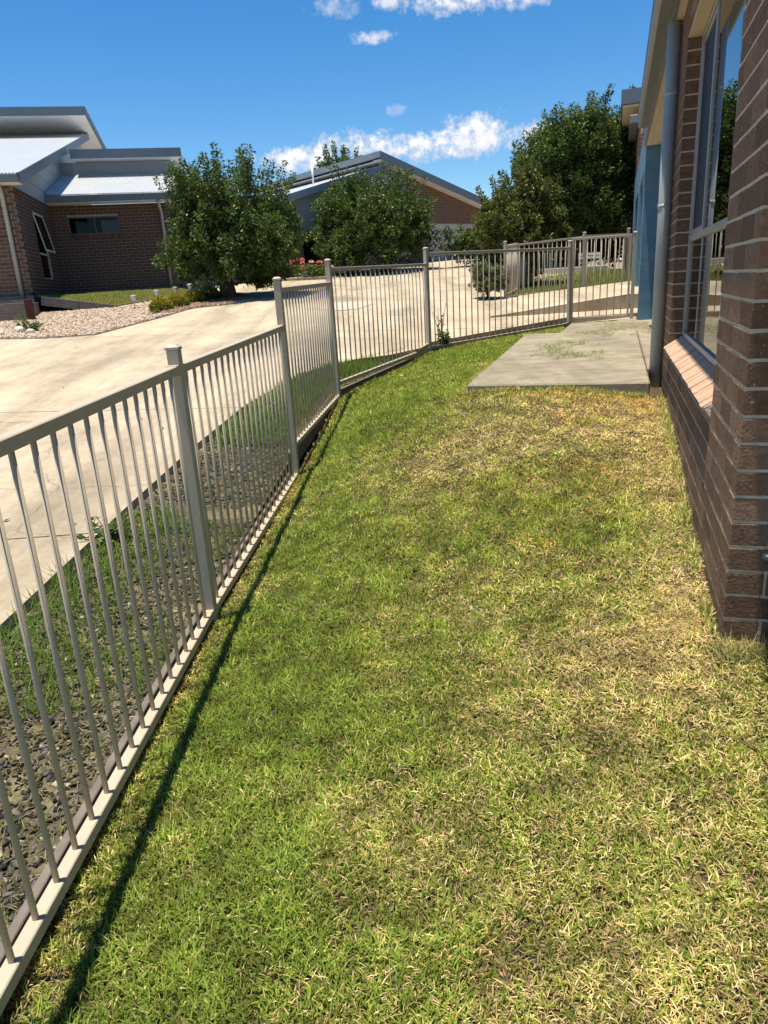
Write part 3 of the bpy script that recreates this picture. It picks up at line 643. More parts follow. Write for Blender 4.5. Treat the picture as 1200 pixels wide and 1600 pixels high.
# ------------------------------------------------------------------ near building on the right
nb = thing('brick_building', tuple(P0 + Vector((0, 0, .26))), 'brown brick building with window and gutter along the right edge', 'building')
Z0B, NC = .196, 36
WS0, WS1, WZ0, WZ1 = .735, 3.325, .884, 2.946
specs = []
for k in range(NC):
    specs += course(W, 0 if k % 2 else .12, 4.05, k, Z0B, [(WS0, WS1, WZ0, WZ1)], -.055, U, first=0)
    fr = lambda a, dpt, z: W(dpt, -a, z)
    fc = course(fr, .12 if k % 2 else 0, 1.2, k, Z0B, [], .055, -NN, first=0)
    specs += [(c_, d, l, 0 if (c_ - W(0, 0, c_.z)).length < .4 else 3) for c_, d, l in fc]
specs = [(*s[:3], (s[3] if len(s) > 3 else 0) + (4 if s[0].z > 3.25 or s[0].z < .25 else 0)) for s in specs]
lay(specs, nb, 'brick')
REC = .0022
def core(name, boxes, m, parent=nb, fn=W):
    mb = MB()
    for b_ in boxes: mb.abox(*b_, fn)
    return mb.build(name, m, parent)
zt_ = Z0B + NC * .086
core('mortar', [(REC, WS0 - REC, -.104, -REC, .1, zt_), (WS1 + REC, 4.05 - REC, -.104, -REC, .1, zt_), (WS0 - REC, WS1 + REC, -.104, -REC, .1, WZ0 - .004), (WS0 - REC, WS1 + REC, -.104, -REC, WZ1 + .004, zt_)], 'mortar')
core('mortar', [(REC, .104, -1.2, -.106, .1, zt_)], 'mortar')
core('inner_wall', [(.11, WS0, -.24, -.112, .1, zt_), (WS1, 4.05, -.24, -.112, .1, zt_), (WS0, WS1, -.24, -.112, .1, WZ0), (WS0, WS1, -.24, -.112, WZ1, zt_)], 'interior')
# room behind the window
core('room', [(.12, 4.04, -3.0, -2.9, .1, zt_), (.12, .2, -2.9, -.25, .1, zt_), (3.95, 4.04, -2.9, -.25, .1, zt_), (.2, 3.95, -2.9, -.25, .6, .66), (.2, 3.95, -2.9, -.25, 3.1, 3.16)], 'interior')
core('porch_wall', [(3.94, 4.05, -1.5, -.245, .3, 3.2), (4.05, 9.5, -1.62, -1.5, .3, 3.2)], 'brick_plain')
# brick-on-edge sill
ns = 30; sw = (WS1 - WS0) / ns
for i in range(ns):
    s_ = WS0 + sw * (i + .5); a_ = W(s_, -.084, 1.034); b_ = W(s_, .038 + random.uniform(-.002, .002), .955); d = (b_ - a_).normalized(); upn = U.cross(d).normalized()
    if upn.z < 0: upn = -upn
    MB().box((a_ + b_) / 2 - upn * .038, U * (sw - .013), d * (b_ - a_).length, upn * (.076 + random.uniform(-.005, .005))).build('sill_brick', 'sill_brick', nb, bevel=.002)
a_ = W(0, -.09, 1.034); b_ = W(0, .03, .955); d = (b_ - a_).normalized(); upn = U.cross(d).normalized(); upn = upn if upn.z > 0 else -upn
MB().box((W((WS0 + WS1) / 2, -.09, 1.034) + W((WS0 + WS1) / 2, .03, .955)) / 2 - upn * .0385, U * (WS1 - WS0 - .004), d * ((b_ - a_).length - .002), upn * .069).build('sill_mortar', 'sill_mortar', nb)
# window
win = MB().abox(WS0 + .002, WS0 + .032, -.135, -.085, 1.035, 2.93, W).build('window', 'frame_alu', nb)
def wpart(name, s0, s1, o0, o1, z0, z1, m='frame_alu', bev=.002): return MB().abox(s0, s1, o0, o1, z0, z1, W).build(name, m, win, bevel=bev)
FA, FB = WS0 + .033, WS1 - .033
wpart('frame', WS1 - .032, WS1 - .002, -.135, -.085, 1.035, 2.93); wpart('frame', FA, FB, -.135, -.085, 1.035, 1.068); wpart('frame', FA, FB, -.135, -.085, 2.895, 2.93)
wpart('transom', FA, FB, -.135, -.082, 1.672, 1.712); wpart('mullion', 2.538, 2.562, -.125, -.09, 1.713, 2.894); wpart('mullion', 2.54, 2.558, -.12, -.096, 1.069, 1.671)
wpart('sash', 2.564, 2.588, -.12, -.093, 1.716, 2.89); wpart('sash', WS1 - .062, WS1 - .035, -.12, -.093, 1.716, 2.89); wpart('sash', 2.589, WS1 - .063, -.12, -.093, 1.716, 1.745); wpart('sash', 2.589, WS1 - .063, -.12, -.093, 2.862, 2.89)
wpart('flyscreen', 2.59, WS1 - .064, -.108, -.104, 1.746, 2.861, 'screen_dark', 0)
wpart('pane', FA + .001, 2.537, -.106, -.100, 1.713, 2.894, 'window_glass', 0); wpart('pane', FA + .001, 2.539, -.106, -.100, 1.069, 1.671, 'window_glass', 0); wpart('pane', 2.559, FB - .001, -.106, -.100, 1.069, 1.671, 'window_glass', 0)
wpart('blind', WS0 + .06, WS1 - .06, -.20, -.19, 2.5, 2.88, 'blind', 0)
wpart('lining', WS0, WS1, -.24, -.136, 2.931, 2.944, 'soffit_cream', 0); wpart('lining', WS0, WS1, -.084, -.004, 2.931, 2.944, 'soffit_cream', 0)
# eaves
S0, S1 = -3.2, 8.2
MB().prism([W(S0, .085, 3.225), W(S0, .17, 3.215), W(S0, .198, 3.24), W(S0, .203, 3.345), W(S0, .192, 3.35), W(S0, .188, 3.25), W(S0, .165, 3.228), W(S0, .085, 3.237)], U * (S1 - S0)).build('gutter', 'gutter_grey', nb)
MB().prism([W(S0, .188, 3.351), W(S0, .21, 3.351), W(S0, .21, 3.36), W(S0, .188, 3.36)], U * (S1 - S0)).build('gutter_bead', 'gutter_grey', nb)
core('fascia', [(S0, 9.48, .055, .083, 3.19, 3.37)], 'gutter_grey')
core('soffit', [(S0, 9.48, -.0, .053, 3.195, 3.205), (4.06, 9.48, -1.6, -.002, 3.195, 3.205), (S0, -.01, -1.3, -.002, 3.195, 3.205)], 'soffit_cream')
def corrugated(p, along, down, name, parent, m='roof_steel', pitch=.076, amp=.009, seg=6, rows=2):
    """sheet with ribs: 'along' runs across the ribs, 'down' along them"""
    along, down = V3(along), V3(down); n = max(2, int(along.length / pitch * seg)); nrm = along.cross(down).normalized(); nrm = nrm if nrm.z > 0 else -nrm; vs = []
    for j in range(rows):
        for i in range(n + 1):
            q = V3(p) + along * (i / n) + down * (j / (rows - 1)) + nrm * (amp * math.sin(2 * math.pi * i / seg)); vs.append(tuple(q))
    idx = np.arange((n + 1) * rows).reshape(rows, n + 1); F = np.stack([idx[:-1, :-1], idx[:-1, 1:], idx[1:, 1:], idx[1:, :-1]], -1).reshape(-1, 4)
    return npmesh(name, vs, F, m, parent, smooth=True)
corrugated(W(S0, .13, 3.385), U * (9.6 - S0), -NN * 5.2 + Vector((0, 0, 1.35)), 'roof', nb)
MB().abox(S0, 9.6, -5.0, -1.35, 3.1, 3.38, W).build('ceiling', 'interior', nb)
# downpipe with clip and elbow
MB().tube([W(3.93, .053, .44), W(3.93, .053, 3.192)], [.048] * 2, 18).build('downpipe', 'pipe_grey', nb, smooth=True)
for z in (1.95, 2.72): MB().tube([W(3.93, .053, z), W(3.93, .053, z + .03)], .052, 18).build('pipe_clip', 'pipe_grey', nb, smooth=True)
# blue rendered portico
port = MB()
for s0, s1, z0, z1 in ((9.52, 9.98, .6, 3.55), (9.98, 12.2, 2.95, 3.55), (12.2, 13.0, .6, 3.55), (13.0, 15.6, 2.95, 3.55), (15.6, 17.4, .6, 3.55)): port.abox(s0, s1, -.16, .05, z0, z1, W)
port.build('portico_wall', 'blue_render', nb)
MB().abox(9.51, 9.75, -1.7, -.162, .6, 3.55, W).build('portico_return', 'blue_render', nb)
MB().abox(9.755, 17.4, -1.7, -1.5, .6, 3.55, W).build('portico_back', 'blue_render', nb)
MB().abox(9.4, 17.6, -1.9, .0, 3.56, 3.62, W).build('portico_top', 'gutter_grey', nb)

# next unit beyond the portico
nu = thing('neighbour_unit', tuple(W(17.6, 0, 1.2)), 'further brick unit with cream eaves glimpsed past the blue portico', 'building')
MB().abox(17.6, 34, -4, 0, .9, 4.95, W).build('wall', 'brick_far', nu)
MB().abox(17.55, 23, .02, .22, 4.88, 5.05, W).build('gutter', 'gutter_grey', nu, bevel=.01)
MB().tube([W(23, .12, 1.2), W(23, .12, 4.88)], .05, 10).build('downpipe', 'pipe_grey', nu, smooth=True)
MB().abox(17.7, 34, -4, .40, 5.26, 5.30, W).build('soffit', 'soffit_cream', nu)
MB().abox(17.6, 34.2, -4.2, .44, 5.31, 5.62, W).build('fascia', 'fascia_blue', nu)
MB().abox(17.9, 33.6, -4.1, -.1, 4.96, 5.25, W).build('upper_wall', 'soffit_cream', nu)

# bin at the right edge
bn = thing('bin', (1.455, 1.93, .24), 'grey plastic bin with a dark bar, cut off by the right edge', 'bin')
def ring(c_, r, n=20, e=4.0):
    out = []
    for k in range(n):
        t_ = 2 * math.pi * k / n; cx, sx = math.cos(t_), math.sin(t_); q = (abs(cx) ** e + abs(sx) ** e) ** (-1 / e); out.append(Vector(c_) + Vector((cx * q * r, sx * q * r * .9, 0)))
    return out
body = MB(); prev = None
for z, r in ((.235, .20), (.25, .225), (.30, .235), (.45, .24), (.60, .245)):
    rg = ring((1.455, 1.93, z), r); n0 = len(body.v); body.v += rg
    if prev is None: body.f.append(list(range(n0 + 19, n0 - 1, -1)))
    else:
        for k in range(20): body.f.append([prev + k, prev + (k + 1) % 20, n0 + (k + 1) % 20, n0 + k])
    prev = n0
body.f.append(list(range(prev, prev + 20))); body.build('body', 'bin_grey', bn, smooth=True)
MB().tube([(1.098, 1.925, .676), (1.104, 1.922, .676), (1.22, 1.90, .66), (1.42, 1.86, .615)], [.012, .018, .018, .018], 12).build('bar', 'bin_dark', bn, smooth=True)

# ------------------------------------------------------------------ house on the left
HA = R(12); E1 = Vector((math.cos(HA), math.sin(HA), 0)); E2 = Vector((-math.sin(HA), math.cos(HA), 0)); HO = Vector((-8.05, 17.85, 1.77))
def H(a, b, z): return HO + E1 * a + E2 * b + Vector((0, 0, z))
h1 = thing('brick_house', tuple(HO), 'brown brick house with grey stepped skillion roofs on the left', 'house')
specs = []; NCH = 28
SW = (1.72, 2.95, .40, 2.08); BW = (.42, 1.80, 1.63, 2.10)
for k in range(NCH):
    specs += [(c_, d, l) for c_, d, l in course(H, -2.4, -.0 if k % 2 else -.12, k, .0, [], .055, E1)]
    fs = lambda a, dpt, z: H(dpt, a, z)
    specs += course(fs, .12 if k % 2 else 0, 4.0, k, .0, [SW], -.055, E2, first=0)
    specs += course(H, .0, 3.25, k, .0, [BW], 4.055, E1)
lay(specs, h1, 'house_brick', bev=0)
def hb(name, boxes, m, parent=h1, bev=0):
    mb = MB()
    for b_ in boxes: mb.abox(*b_, H)
    return mb.build(name, m, parent, bevel=bev)
r_ = .005
hb('mortar', [(-2.4, -r_, r_, .1, -.5, 2.4), (-.1, -r_, .1, SW[0], -.5, 2.4), (-.1, -r_, SW[1], 4.1, -.5, 2.4), (-.1, -r_, SW[0], SW[1], -.5, SW[2]), (-.1, -r_, SW[0], SW[1], SW[3], 2.4)], 'mortar_dim')
hb('mortar', [(0, BW[0], 4 + r_, 4.1, -.5, 2.4), (BW[1], 3.25 - r_, 4 + r_, 4.1, -.5, 2.4), (BW[0], BW[1], 4 + r_, 4.1, -.5, BW[2]), (BW[0], BW[1], 4 + r_, 4.1, BW[3], 2.4)], 'mortar_dim')
hb('plinth', [(-8, 0, 0, 13, -.6, -.003), (0, 3.25, 4.005, 12, -.6, -.003)], 'concrete_dark')
hb('wall', [(-8, -2.41, .0, .12, 0, 2.4), (3.14, 3.25, 4.11, 11, 0, 2.4), (-8, -.12, 12.6, 12.8, 0, 5.8)], 'brick_plain')
hb('inner_wall', [(-8, -.9, .9, 12.5, 0, 2.4), (.1, 3.0, 4.8, 11, 0, 2.4)], 'interior')
# side window with its top sash swung open
w1 = hb('window', [(-.075, -.035, SW[0] + .003, SW[0] + .045, SW[2] + .003, SW[3] - .003)], 'frame_white')
for nm, a0, a1, z0, z1 in (('frame', SW[1] - .045, SW[1] - .003, SW[2] + .003, SW[3] - .003), ('frame', SW[0] + .046, SW[1] - .046, SW[3] - .045, SW[3] - .003), ('frame', SW[0] + .046, SW[1] - .046, SW[2] + .003, SW[2] + .045), ('transom', SW[0] + .046, SW[1] - .046, 1.03, 1.075)): hb(nm, [(-.075, -.035, a0, a1, z0, z1)], 'frame_white', w1)
hb('pane', [(-.062, -.056, SW[0] + .047, SW[1] - .047, SW[2] + .047, 1.028)], 'window_glass_far', w1)
def HS(a, b, z):        # open sash: hinged along its top edge
    th = R(10); dz = z - 2.02; return H(-.03 - dz * math.sin(th) + a * math.cos(th), b, 2.02 + dz * math.cos(th) + a * math.sin(th))
for nm, b0, b1, z0, z1, m_ in (('sash', SW[0] + .05, SW[0] + .09, 1.08, 2.02, 'frame_white'), ('sash', SW[1] - .09, SW[1] - .05, 1.08, 2.02, 'frame_white'), ('sash', SW[0] + .091, SW[1] - .091, 1.08, 1.12, 'frame_white'), ('sash', SW[0] + .091, SW[1] - .091, 1.98, 2.02, 'frame_white'), ('pane', SW[0] + .092, SW[1] - .092, 1.121, 1.979, 'window_glass_far')):
    dd = (.005, .03) if nm == 'sash' else (.015, .02); MB().abox(dd[0], dd[1], b0, b1, z0, z1, HS).build(nm, m_, w1)
# long low window in the back wall
w2 = hb('window', [(BW[0] + .003, BW[0] + .04, 4.03, 4.08, BW[2] + .003, BW[3] - .003)], 'frame_brown')
for nm, a0, a1, z0, z1 in (('frame', BW[1] - .04, BW[1] - .003, BW[2] + .003, BW[3] - .003), ('frame', BW[0] + .041, BW[1] - .041, BW[3] - .035, BW[3] - .003), ('frame', BW[0] + .041, BW[1] - .041, BW[2] + .003, BW[2] + .035), ('mullion', 1.13, 1.16, BW[2] + .036, BW[3] - .036)): hb(nm, [(a0, a1, 4.03, 4.08, z0, z1)], 'frame_brown', w2)
hb('pane', [(BW[0] + .042, 1.129, 4.052, 4.058, BW[2] + .037, BW[3] - .037)], 'window_glass_far', w2); hb('pane', [(1.161, BW[1] - .042, 4.060, 4.066, BW[2] + .037, BW[3] - .037)], 'window_glass_far', w2)
hb('shade_backing', [(BW[0], BW[1], 4.2, 4.22, BW[2], BW[3])], 'dark_door_and_shade', w2); hb('blind', [(1.3, BW[1] - .042, 4.12, 4.14, BW[2] + .037, BW[3] - .1)], 'blind', w2)  # added near-black sheet that makes the room behind the glass look dark
nsb = 16
for i in range(nsb):
    x = BW[0] + (BW[1] - BW[0]) * (i + .5) / nsb; hb('sill_brick', [(x - .038, x + .038, 3.975, 4.06, BW[2] - .09, BW[2] - .004)], 'house_brick')
# front wing: eaves, lower roof, cladding, upper roof
SL = (5.90 - 2.57) / 13.2
def rz(b): return 2.57 + SL * (b + .5)
corrugated(H(.30, -.52, 2.585), -E1 * 8.3, E2 * 13.2 + Vector((0, 0, 13.2 * SL)), 'roof', h1)
hb('gutter', [(-8, .30, -.62, -.50, 2.40, 2.56)], 'fascia_blue', bev=.01)
hb('soffit', [(-8, .26, -.495, -.01, 2.405, 2.43)], 'soffit_white')
mb = MB(); mb.prism([H(.305, -.5, rz(-.5) - .20), H(.305, 12.6, rz(12.6) - .20), H(.305, 12.6, rz(12.6) + .03), H(.305, -.5, rz(-.5) + .03)], E1 * .03); mb.build('barge_board', 'fascia_blue', h1)
mb = MB(); mb.prism([H(.0, -.49, rz(-.49) - .06), H(.0, 12.6, rz(12.6) - .06), H(.0, 12.6, rz(12.6) - .04), H(.0, -.49, rz(-.49) - .04)], E1 * .30); mb.build('soffit', 'clad_blue', h1)
z = 2.405; ph = .34
while z < 5.6:
    z2 = z + ph - .012
    def bat(zz): return max((zz + .06 - 2.57) / SL - .5, -.0)
    b0, b1 = bat(z), bat(z2)
    if b1 < 12.4:
        mb = MB(); pl = [H(.0, b0, z), H(.0, 12.5, z), H(.0, 12.5, z2), H(.0, b1, z2)]; mb.prism(pl, E1 * .018); mb.build('cladding_plank', 'clad_blue', h1)
    z += ph
hb('cladding_backing', [(-.1, -.002, 12.0, 12.5, 2.41, 5.7)], 'fascia_blue')
mb = MB(); mb.prism([H(-.06, 0, 2.405), H(-.06, 12.4, 2.405), H(-.06, 12.4, rz(12.4) - .08), H(-.06, 0, rz(0) - .08)], E1 * .055); mb.build('cladding_backing', 'fascia_blue', h1)
hb('clerestory', [(-8, -.35, 12.5, 12.6, 5.75, 6.3)], 'clad_blue')
def uz(b): return 6.28 - .10 * (b - 10.4)
mb = MB(); mb.prism([H(.6, 10.4, uz(10.4) - .0), H(.6, 22, uz(22)), H(.6, 22, uz(22) - .03), H(.6, 10.4, uz(10.4) - .03)], -E1 * 9); mb.build('upper_roof', 'roof_steel', h1)
mb = MB(); mb.prism([H(.57, 10.42, uz(10.42) - .20), H(.57, 22, uz(22) - .20), H(.57, 22, uz(22) - .17), H(.57, 10.42, uz(10.42) - .17)], -E1 * 9); mb.build('upper_soffit', 'soffit_white', h1)
hb('upper_fascia', [(-8, .6, 10.33, 10.395, 6.03, 6.30)], 'fascia_blue')
mb = MB(); mb.prism([H(.605, 10.33, uz(10.33) - .21), H(.605, 22, uz(22) - .21), H(.605, 22, uz(22) + .02), H(.605, 10.33, uz(10.33) + .02)], E1 * .03); mb.build('barge_board', 'fascia_blue', h1)
# back wing
BS = (3.62 - 2.63) / 3.45
corrugated(H(.02, 3.53, 2.635), E1 * 3.6, E2 * 3.45 + Vector((0, 0, 3.45 * BS)), 'roof', h1)
hb('gutter', [(.05, 3.62, 3.42, 3.54, 2.43, 2.60)], 'fascia_blue', bev=.01); hb('soffit', [(.02, 3.6, 3.545, 3.99, 2.41, 2.43)], 'soffit_white')
hb('clerestory', [(.02, 3.5, 6.98, 7.08, 3.55, 3.98)], 'clad_blue'); hb('upper_soffit', [(.5, 3.7, 6.4, 7.5, 3.99, 4.01)], 'soffit_white'); hb('upper_fascia', [(.45, 3.75, 6.32, 6.395, 3.99, 4.24)], 'fascia_blue')
mb = MB(); mb.prism([H(.45, 6.4, 4.23), H(.45, 12, 3.6), H(.45, 12, 3.57), H(.45, 6.4, 4.20)], E1 * 3.3); mb.build('upper_roof', 'roof_steel', h1)
hb('gable_wall', [(3.15, 3.25, 4.1, 10, 2.4, 2.62)], 'clad_blue')
MB().tube([H(-.22, -.06, -.1), H(-.22, -.06, 2.15), H(-.2, -.2, 2.3), H(-.2, -.45, 2.4)], .05, 10).build('downpipe', 'pipe_grey', h1, smooth=True)
MB().tube([H(3.02, 3.93, -.1), H(3.02, 3.93, 2.15), H(3.0, 3.8, 2.3), H(3.0, 3.5, 2.42)], .045, 10).build('downpipe', 'pipe_grey', h1, smooth=True)
# entry beyond the wing
hb('entry_wall', [(3.26, 6.2, 5.6, 5.75, 0, 2.4)], 'brick_plain'); hb('entry_door', [(3.4, 4.2, 5.55, 5.595, 0, 2.1)], 'dark_door_and_shade')
hb('entry_column', [(4.65, 4.85, 5.2, 5.4, -.1, 2.4)], 'soffit_cream'); hb('ramp_wall', [(3.3, 5.6, 4.7, 4.82, -.5, .22)], 'concrete_dark')
hb('entry_roof', [(3.27, 6.4, 4.4, 6.6, 2.42, 2.55)], 'fascia_blue')

# ------------------------------------------------------------------ house at the back
GA = R(38); F1 = Vector((math.cos(GA), math.sin(GA), 0)); F2 = Vector((-math.sin(GA), math.cos(GA), 0)); GO = Vector((.57, 27.5, 2.0))
def G(a, b, z): return GO + F1 * a + F2 * b + Vector((0, 0, z - 2.0))
h2 = thing('gabled_house', tuple(GO), 'gabled brick house with white garage doors behind the middle tree', 'house')
def gb_(name, boxes, m, parent=h2, bev=0):
    mb = MB()
    for b_ in boxes: mb.abox(*b_, G)
    return mb.build(name, m, parent, bevel=bev)
LR = lambda a: 5.25 + .268 * (a + 1.07)
UR = lambda a: 5.97 - .272 * a
Yw = .35
def gwall(name, a0, a1, z0, top, m, depth=.15, y=Yw):
    mb = MB(); mb.prism([G(a0, y, z0), G(a1, y, z0), G(a1, y, top(a1)), G(a0, y, top(a0))], F2 * depth); return mb.build(name, m, h2)
D2 = (-.55, 1.48); D1 = (2.62, 5.3); DT = 3.72
gwall('wall', 5.3, 8, 1.2, lambda a: UR(a) - .2, 'brick_far'); gwall('wall', 1.48, 2.62, 1.2, lambda a: UR(a) - .2, 'brick_far'); gwall('wall', 2.62, 5.3, DT, lambda a: UR(a) - .2, 'brick_far')
gwall('wall', -.55, 1.48, DT, lambda a: 3.95, 'brick_far'); gwall('cladding', -.55, .45, 3.955, lambda a: LR(a) - .12, 'clad_blue'); gwall('cladding', .45, 1.48, 3.955, lambda a: UR(a) - .2, 'clad_blue')
gwall('wall', -2.5, -.55, 1.2, lambda a: 3.4, 'brick_far'); gwall('wall', -7.5, -3.25, 1.2, lambda a: 3.4, 'brick_far'); gwall('cladding', -7.5, -.55, 3.41, lambda a: LR(a) - .12, 'clad_blue')
gb_('porch_recess', [(-4.5, -.6, 1.2, 1.3, 1.2, 3.7), (-3.25, -2.5, .51, 1.2, 3.4, 3.5)], 'dark_door_and_shade'); gb_('wall', [(-7.5, 8, 9, 9.2, 1.2, 3.5)], 'brick_far'); gb_('wall', [(-7.6, -7.45, .5, 9, 1.2, 3.4)], 'brick_far'); gb_('wall', [(7.9, 8.05, .5, 9, 1.2, 3.4)], 'brick_far')  # shade inside the porch recess is put in as near-black surface colour
for (a0, a1), nm in ((D1, 0), (D2, 1)):
    dr_ = gb_('garage_door', [(a0 + .02, a1 - .02, Yw + .1, Yw + .12, 2.0, DT - .01)], 'garage_door')
    for k in range(5): gb_('door_panel', [(a0 + .03, a1 - .03, Yw + .075, Yw + .098, 2.03 + k * .336, 2.03 + k * .336 + .322)], 'garage_door', dr_)
mb = MB(); mb.prism([G(.5, 0, LR(.5)), G(-8.2, 0, LR(-8.2)), G(-8.2, 0, LR(-8.2) - .03), G(.5, 0, LR(.5) - .03)], F2 * 9.5); mb.build('lower_roof', 'roof_steel', h2)
mb = MB(); mb.prism([G(.45, -.035, LR(.45) - .2), G(-8.2, -.035, LR(-8.2) - .2), G(-8.2, -.035, LR(-8.2) + .02), G(.45, -.035, LR(.45) + .02)], F2 * .03); mb.build('barge_board', 'fascia_grey', h2)
mb = MB(); mb.prism([G(.0, -.1, UR(0)), G(8.6, -.1, UR(8.6)), G(8.6, -.1, UR(8.6) - .03), G(.0, -.1, UR(0) - .03)], F2 * 9.6); mb.build('upper_roof', 'roof_steel', h2)
mb = MB(); mb.prism([G(.0, -.135, UR(0) - .24), G(8.6, -.135, UR(8.6) - .24), G(8.6, -.135, UR(8.6) + .02), G(.0, -.135, UR(0) + .02)], F2 * .03); mb.build('barge_board', 'fascia_grey', h2)
mb = MB(); mb.prism([G(.0, -.1, UR(0) - .24), G(8.6, -.1, UR(8.6) - .24), G(8.6, -.1, UR(8.6) - .22), G(.0, -.1, UR(0) - .22)], F2 * .44); mb.build('barge_soffit', 'soffit_white', h2)
gb_('upper_fascia', [(-.06, -.002, -.14, 9.5, 5.80, 5.995)], 'fascia_grey'); gb_('upper_soffit', [(.0, .7, -.09, 9.4, 5.70, 5.72)], 'soffit_white'); gb_('clerestory', [(.6, .7, .36, 9.2, 5.2, 5.70)], 'clad_blue')
MB().tube([G(-.75, 3.1, 5.25), G(-.75, 3.1, 5.95)], .035, 8).build('vent_pipe', 'white_paint', h2, smooth=True)

# ------------------------------------------------------------------ trees and shrubs
def leaf_cloud(P, D, Lf, Wf, col, name, m, parent, droop=.25):
    """one folded leaf per row: base P, direction D"""
    n = len(P); D = D + np.array([0, 0, -droop]); D /= np.linalg.norm(D, axis=1)[:, None]
    rnd = RNG.normal(size=(n, 3)); S = np.cross(D, rnd); S /= np.maximum(np.linalg.norm(S, axis=1), 1e-6)[:, None]; Nn = np.cross(S, D)
    a = P; t = P + D * Lf[:, None] - Nn * (Lf * .15)[:, None]; md = P + D * (Lf * .45)[:, None] + Nn * (Lf * .06)[:, None]
    V = np.stack([a, md + S * (Wf * .5)[:, None], t, md - S * (Wf * .5)[:, None]], 1).reshape(-1, 3)
    F = (np.arange(n) * 4)[:, None] + np.array([[0, 1, 2, 3]])
    return npmesh(name, V, F, m, parent, col=np.repeat(col, 4, 0))
def tree(name, label, base, crown_c, rad, nlobe, ntwig, leaf, colA, colB, seed, trunk_r=.12, shoots=0, lobe_r=.48, per=42, group=None, cat='tree', trunk_h=.9, flat=1.0, lowcut=None, stems=1):
    g = np.random.default_rng(seed); rr = random.Random(seed); base = Vector(base); t = thing(name, tuple(base), label, cat, group); cc_ = np.array(crown_c); rad = np.array(rad, float) * .76
    # lobes
    lob = []
    for i in range(nlobe):
        th = 2.399963 * i + g.uniform(-.3, .3); u_ = g.uniform(-.75, .95); q = np.sqrt(1 - u_ * u_); r = g.uniform(.45, .72)
        lob.append(cc_ + rad * np.array([q * np.cos(th), q * np.sin(th), u_]) * r)
    lob.append(cc_.copy()); lob = np.array(lob)
    li = g.integers(0, len(lob), ntwig); dv = g.normal(size=(ntwig, 3)); dv /= np.linalg.norm(dv, axis=1)[:, None]
    q = g.random(ntwig) ** .45; tp = lob[li] + dv * q[:, None] * rad * lobe_r * (.75 + .5 * g.random((ntwig, 1)))
    if lowcut is not None: tp[:, 2] = np.maximum(tp[:, 2], lowcut + g.random(ntwig) * .25)
    out = tp - (cc_ - np.array([0, 0, rad[2] * .7])); out /= np.linalg.norm(out, axis=1)[:, None]; td = out * .8 + g.normal(size=(ntwig, 3)) * .45 + np.array([0, 0, .12]); td /= np.linalg.norm(td, axis=1)[:, None]
    tl = g.uniform(.22, .5, ntwig) * (rad.mean() / 1.8)
    # upright shoots that break the outline
    if shoots:
        a = g.uniform(0, 6.283, shoots); r = np.sqrt(g.random(shoots)) * .85; sp = cc_ + np.stack([np.cos(a) * r * rad[0], np.sin(a) * r * rad[1], np.sqrt(np.maximum(0, 1 - r * r)) * rad[2] * .82], 1)
        sd = np.stack([np.cos(a) * r * .55, np.sin(a) * r * .55, np.ones(shoots)], 1) + g.normal(size=(shoots, 3)) * .16; sd /= np.linalg.norm(sd, axis=1)[:, None]
        tp = np.concatenate([tp, sp]); td = np.concatenate([td, sd]); tl = np.concatenate([tl, g.uniform(.55, 1.25, shoots) * (rad.mean() / 1.8)])
    n = len(tp); npl = np.maximum(8, (per * tl / tl.mean() * .9).astype(int)); npl[ntwig:] = (npl[ntwig:] * .8).astype(int)
    ti = np.repeat(np.arange(n), npl); f = g.random(len(ti)); ax = g.normal(size=(len(ti), 3)); ax -= (ax * td[ti]).sum(1)[:, None] * td[ti]; ax /= np.linalg.norm(ax, axis=1)[:, None]
    spread = .05 + .09 * (1 - f)
    spread[ti >= ntwig] *= .5
    P = tp[ti] + td[ti] * (tl[ti] * f)[:, None] + ax * (spread * (rad.mean() / 1.8) * (.4 + g.random(len(ti))))[:, None]
    D = td[ti] * .5 + ax * .9 + g.normal(size=P.shape) * .3
    Lf = leaf * g.uniform(.65, 1.25, len(ti)); Wf = Lf * g.uniform(.38, .55, len(ti))
    k = g.random((len(ti), 1)) ** 1.4; tw = g.random(n)[ti][:, None]; col = (np.array([colA]) * (1 - k) + np.array([colB]) * k) * (.7 + .6 * tw)
    leaf_cloud(P, D, Lf, Wf, col, 'crown', 'leaf', t)
    # trunk and limbs
    mb = MB()
    top = base + Vector((rr.uniform(-.08, .08), rr.uniform(-.08, .08), trunk_h))
    for s_ in range(stems):
        b0 = base + Vector((rr.uniform(-.12, .12), rr.uniform(-.1, .1), -.15)) * (1 if stems > 1 else .01)
        if stems == 1: b0 = base + Vector((0, 0, -.15))
        mb.tube([b0, b0.lerp(top, .15) , b0.lerp(top, .55) + Vector((rr.uniform(-.04, .04), rr.uniform(-.04, .04), 0)), top], [trunk_r * 1.35, trunk_r * 1.08, trunk_r, trunk_r * .85], 10)
    tr_ = mb.build('trunk', 'bark', t, smooth=True)
    mb = MB()
    for L_ in lob:
        e = Vector(L_); m1 = top.lerp(e, .45) + Vector((rr.uniform(-.12, .12), rr.uniform(-.12, .12), rr.uniform(.0, .22))); mb.tube([top - Vector((0, 0, .08)), m1, e], [trunk_r * .62, trunk_r * .4, trunk_r * .16], 6)
    pick = np.r_[np.arange(0, ntwig, 3), np.arange(ntwig, n)]
    for i in pick:
        p = Vector(tp[i]); d = Vector(td[i]); k_ = int(np.argmin(((lob - tp[i]) ** 2).sum(1))); s0 = Vector(lob[k_])
        mb.tube([s0, s0.lerp(p, .6) + Vector((0, 0, -.03)), p, p + d * float(tl[i])], [.016, .011, .008, .003], 4, cap=False)
    mb.build('limbs', 'bark', t, smooth=True)
    return t
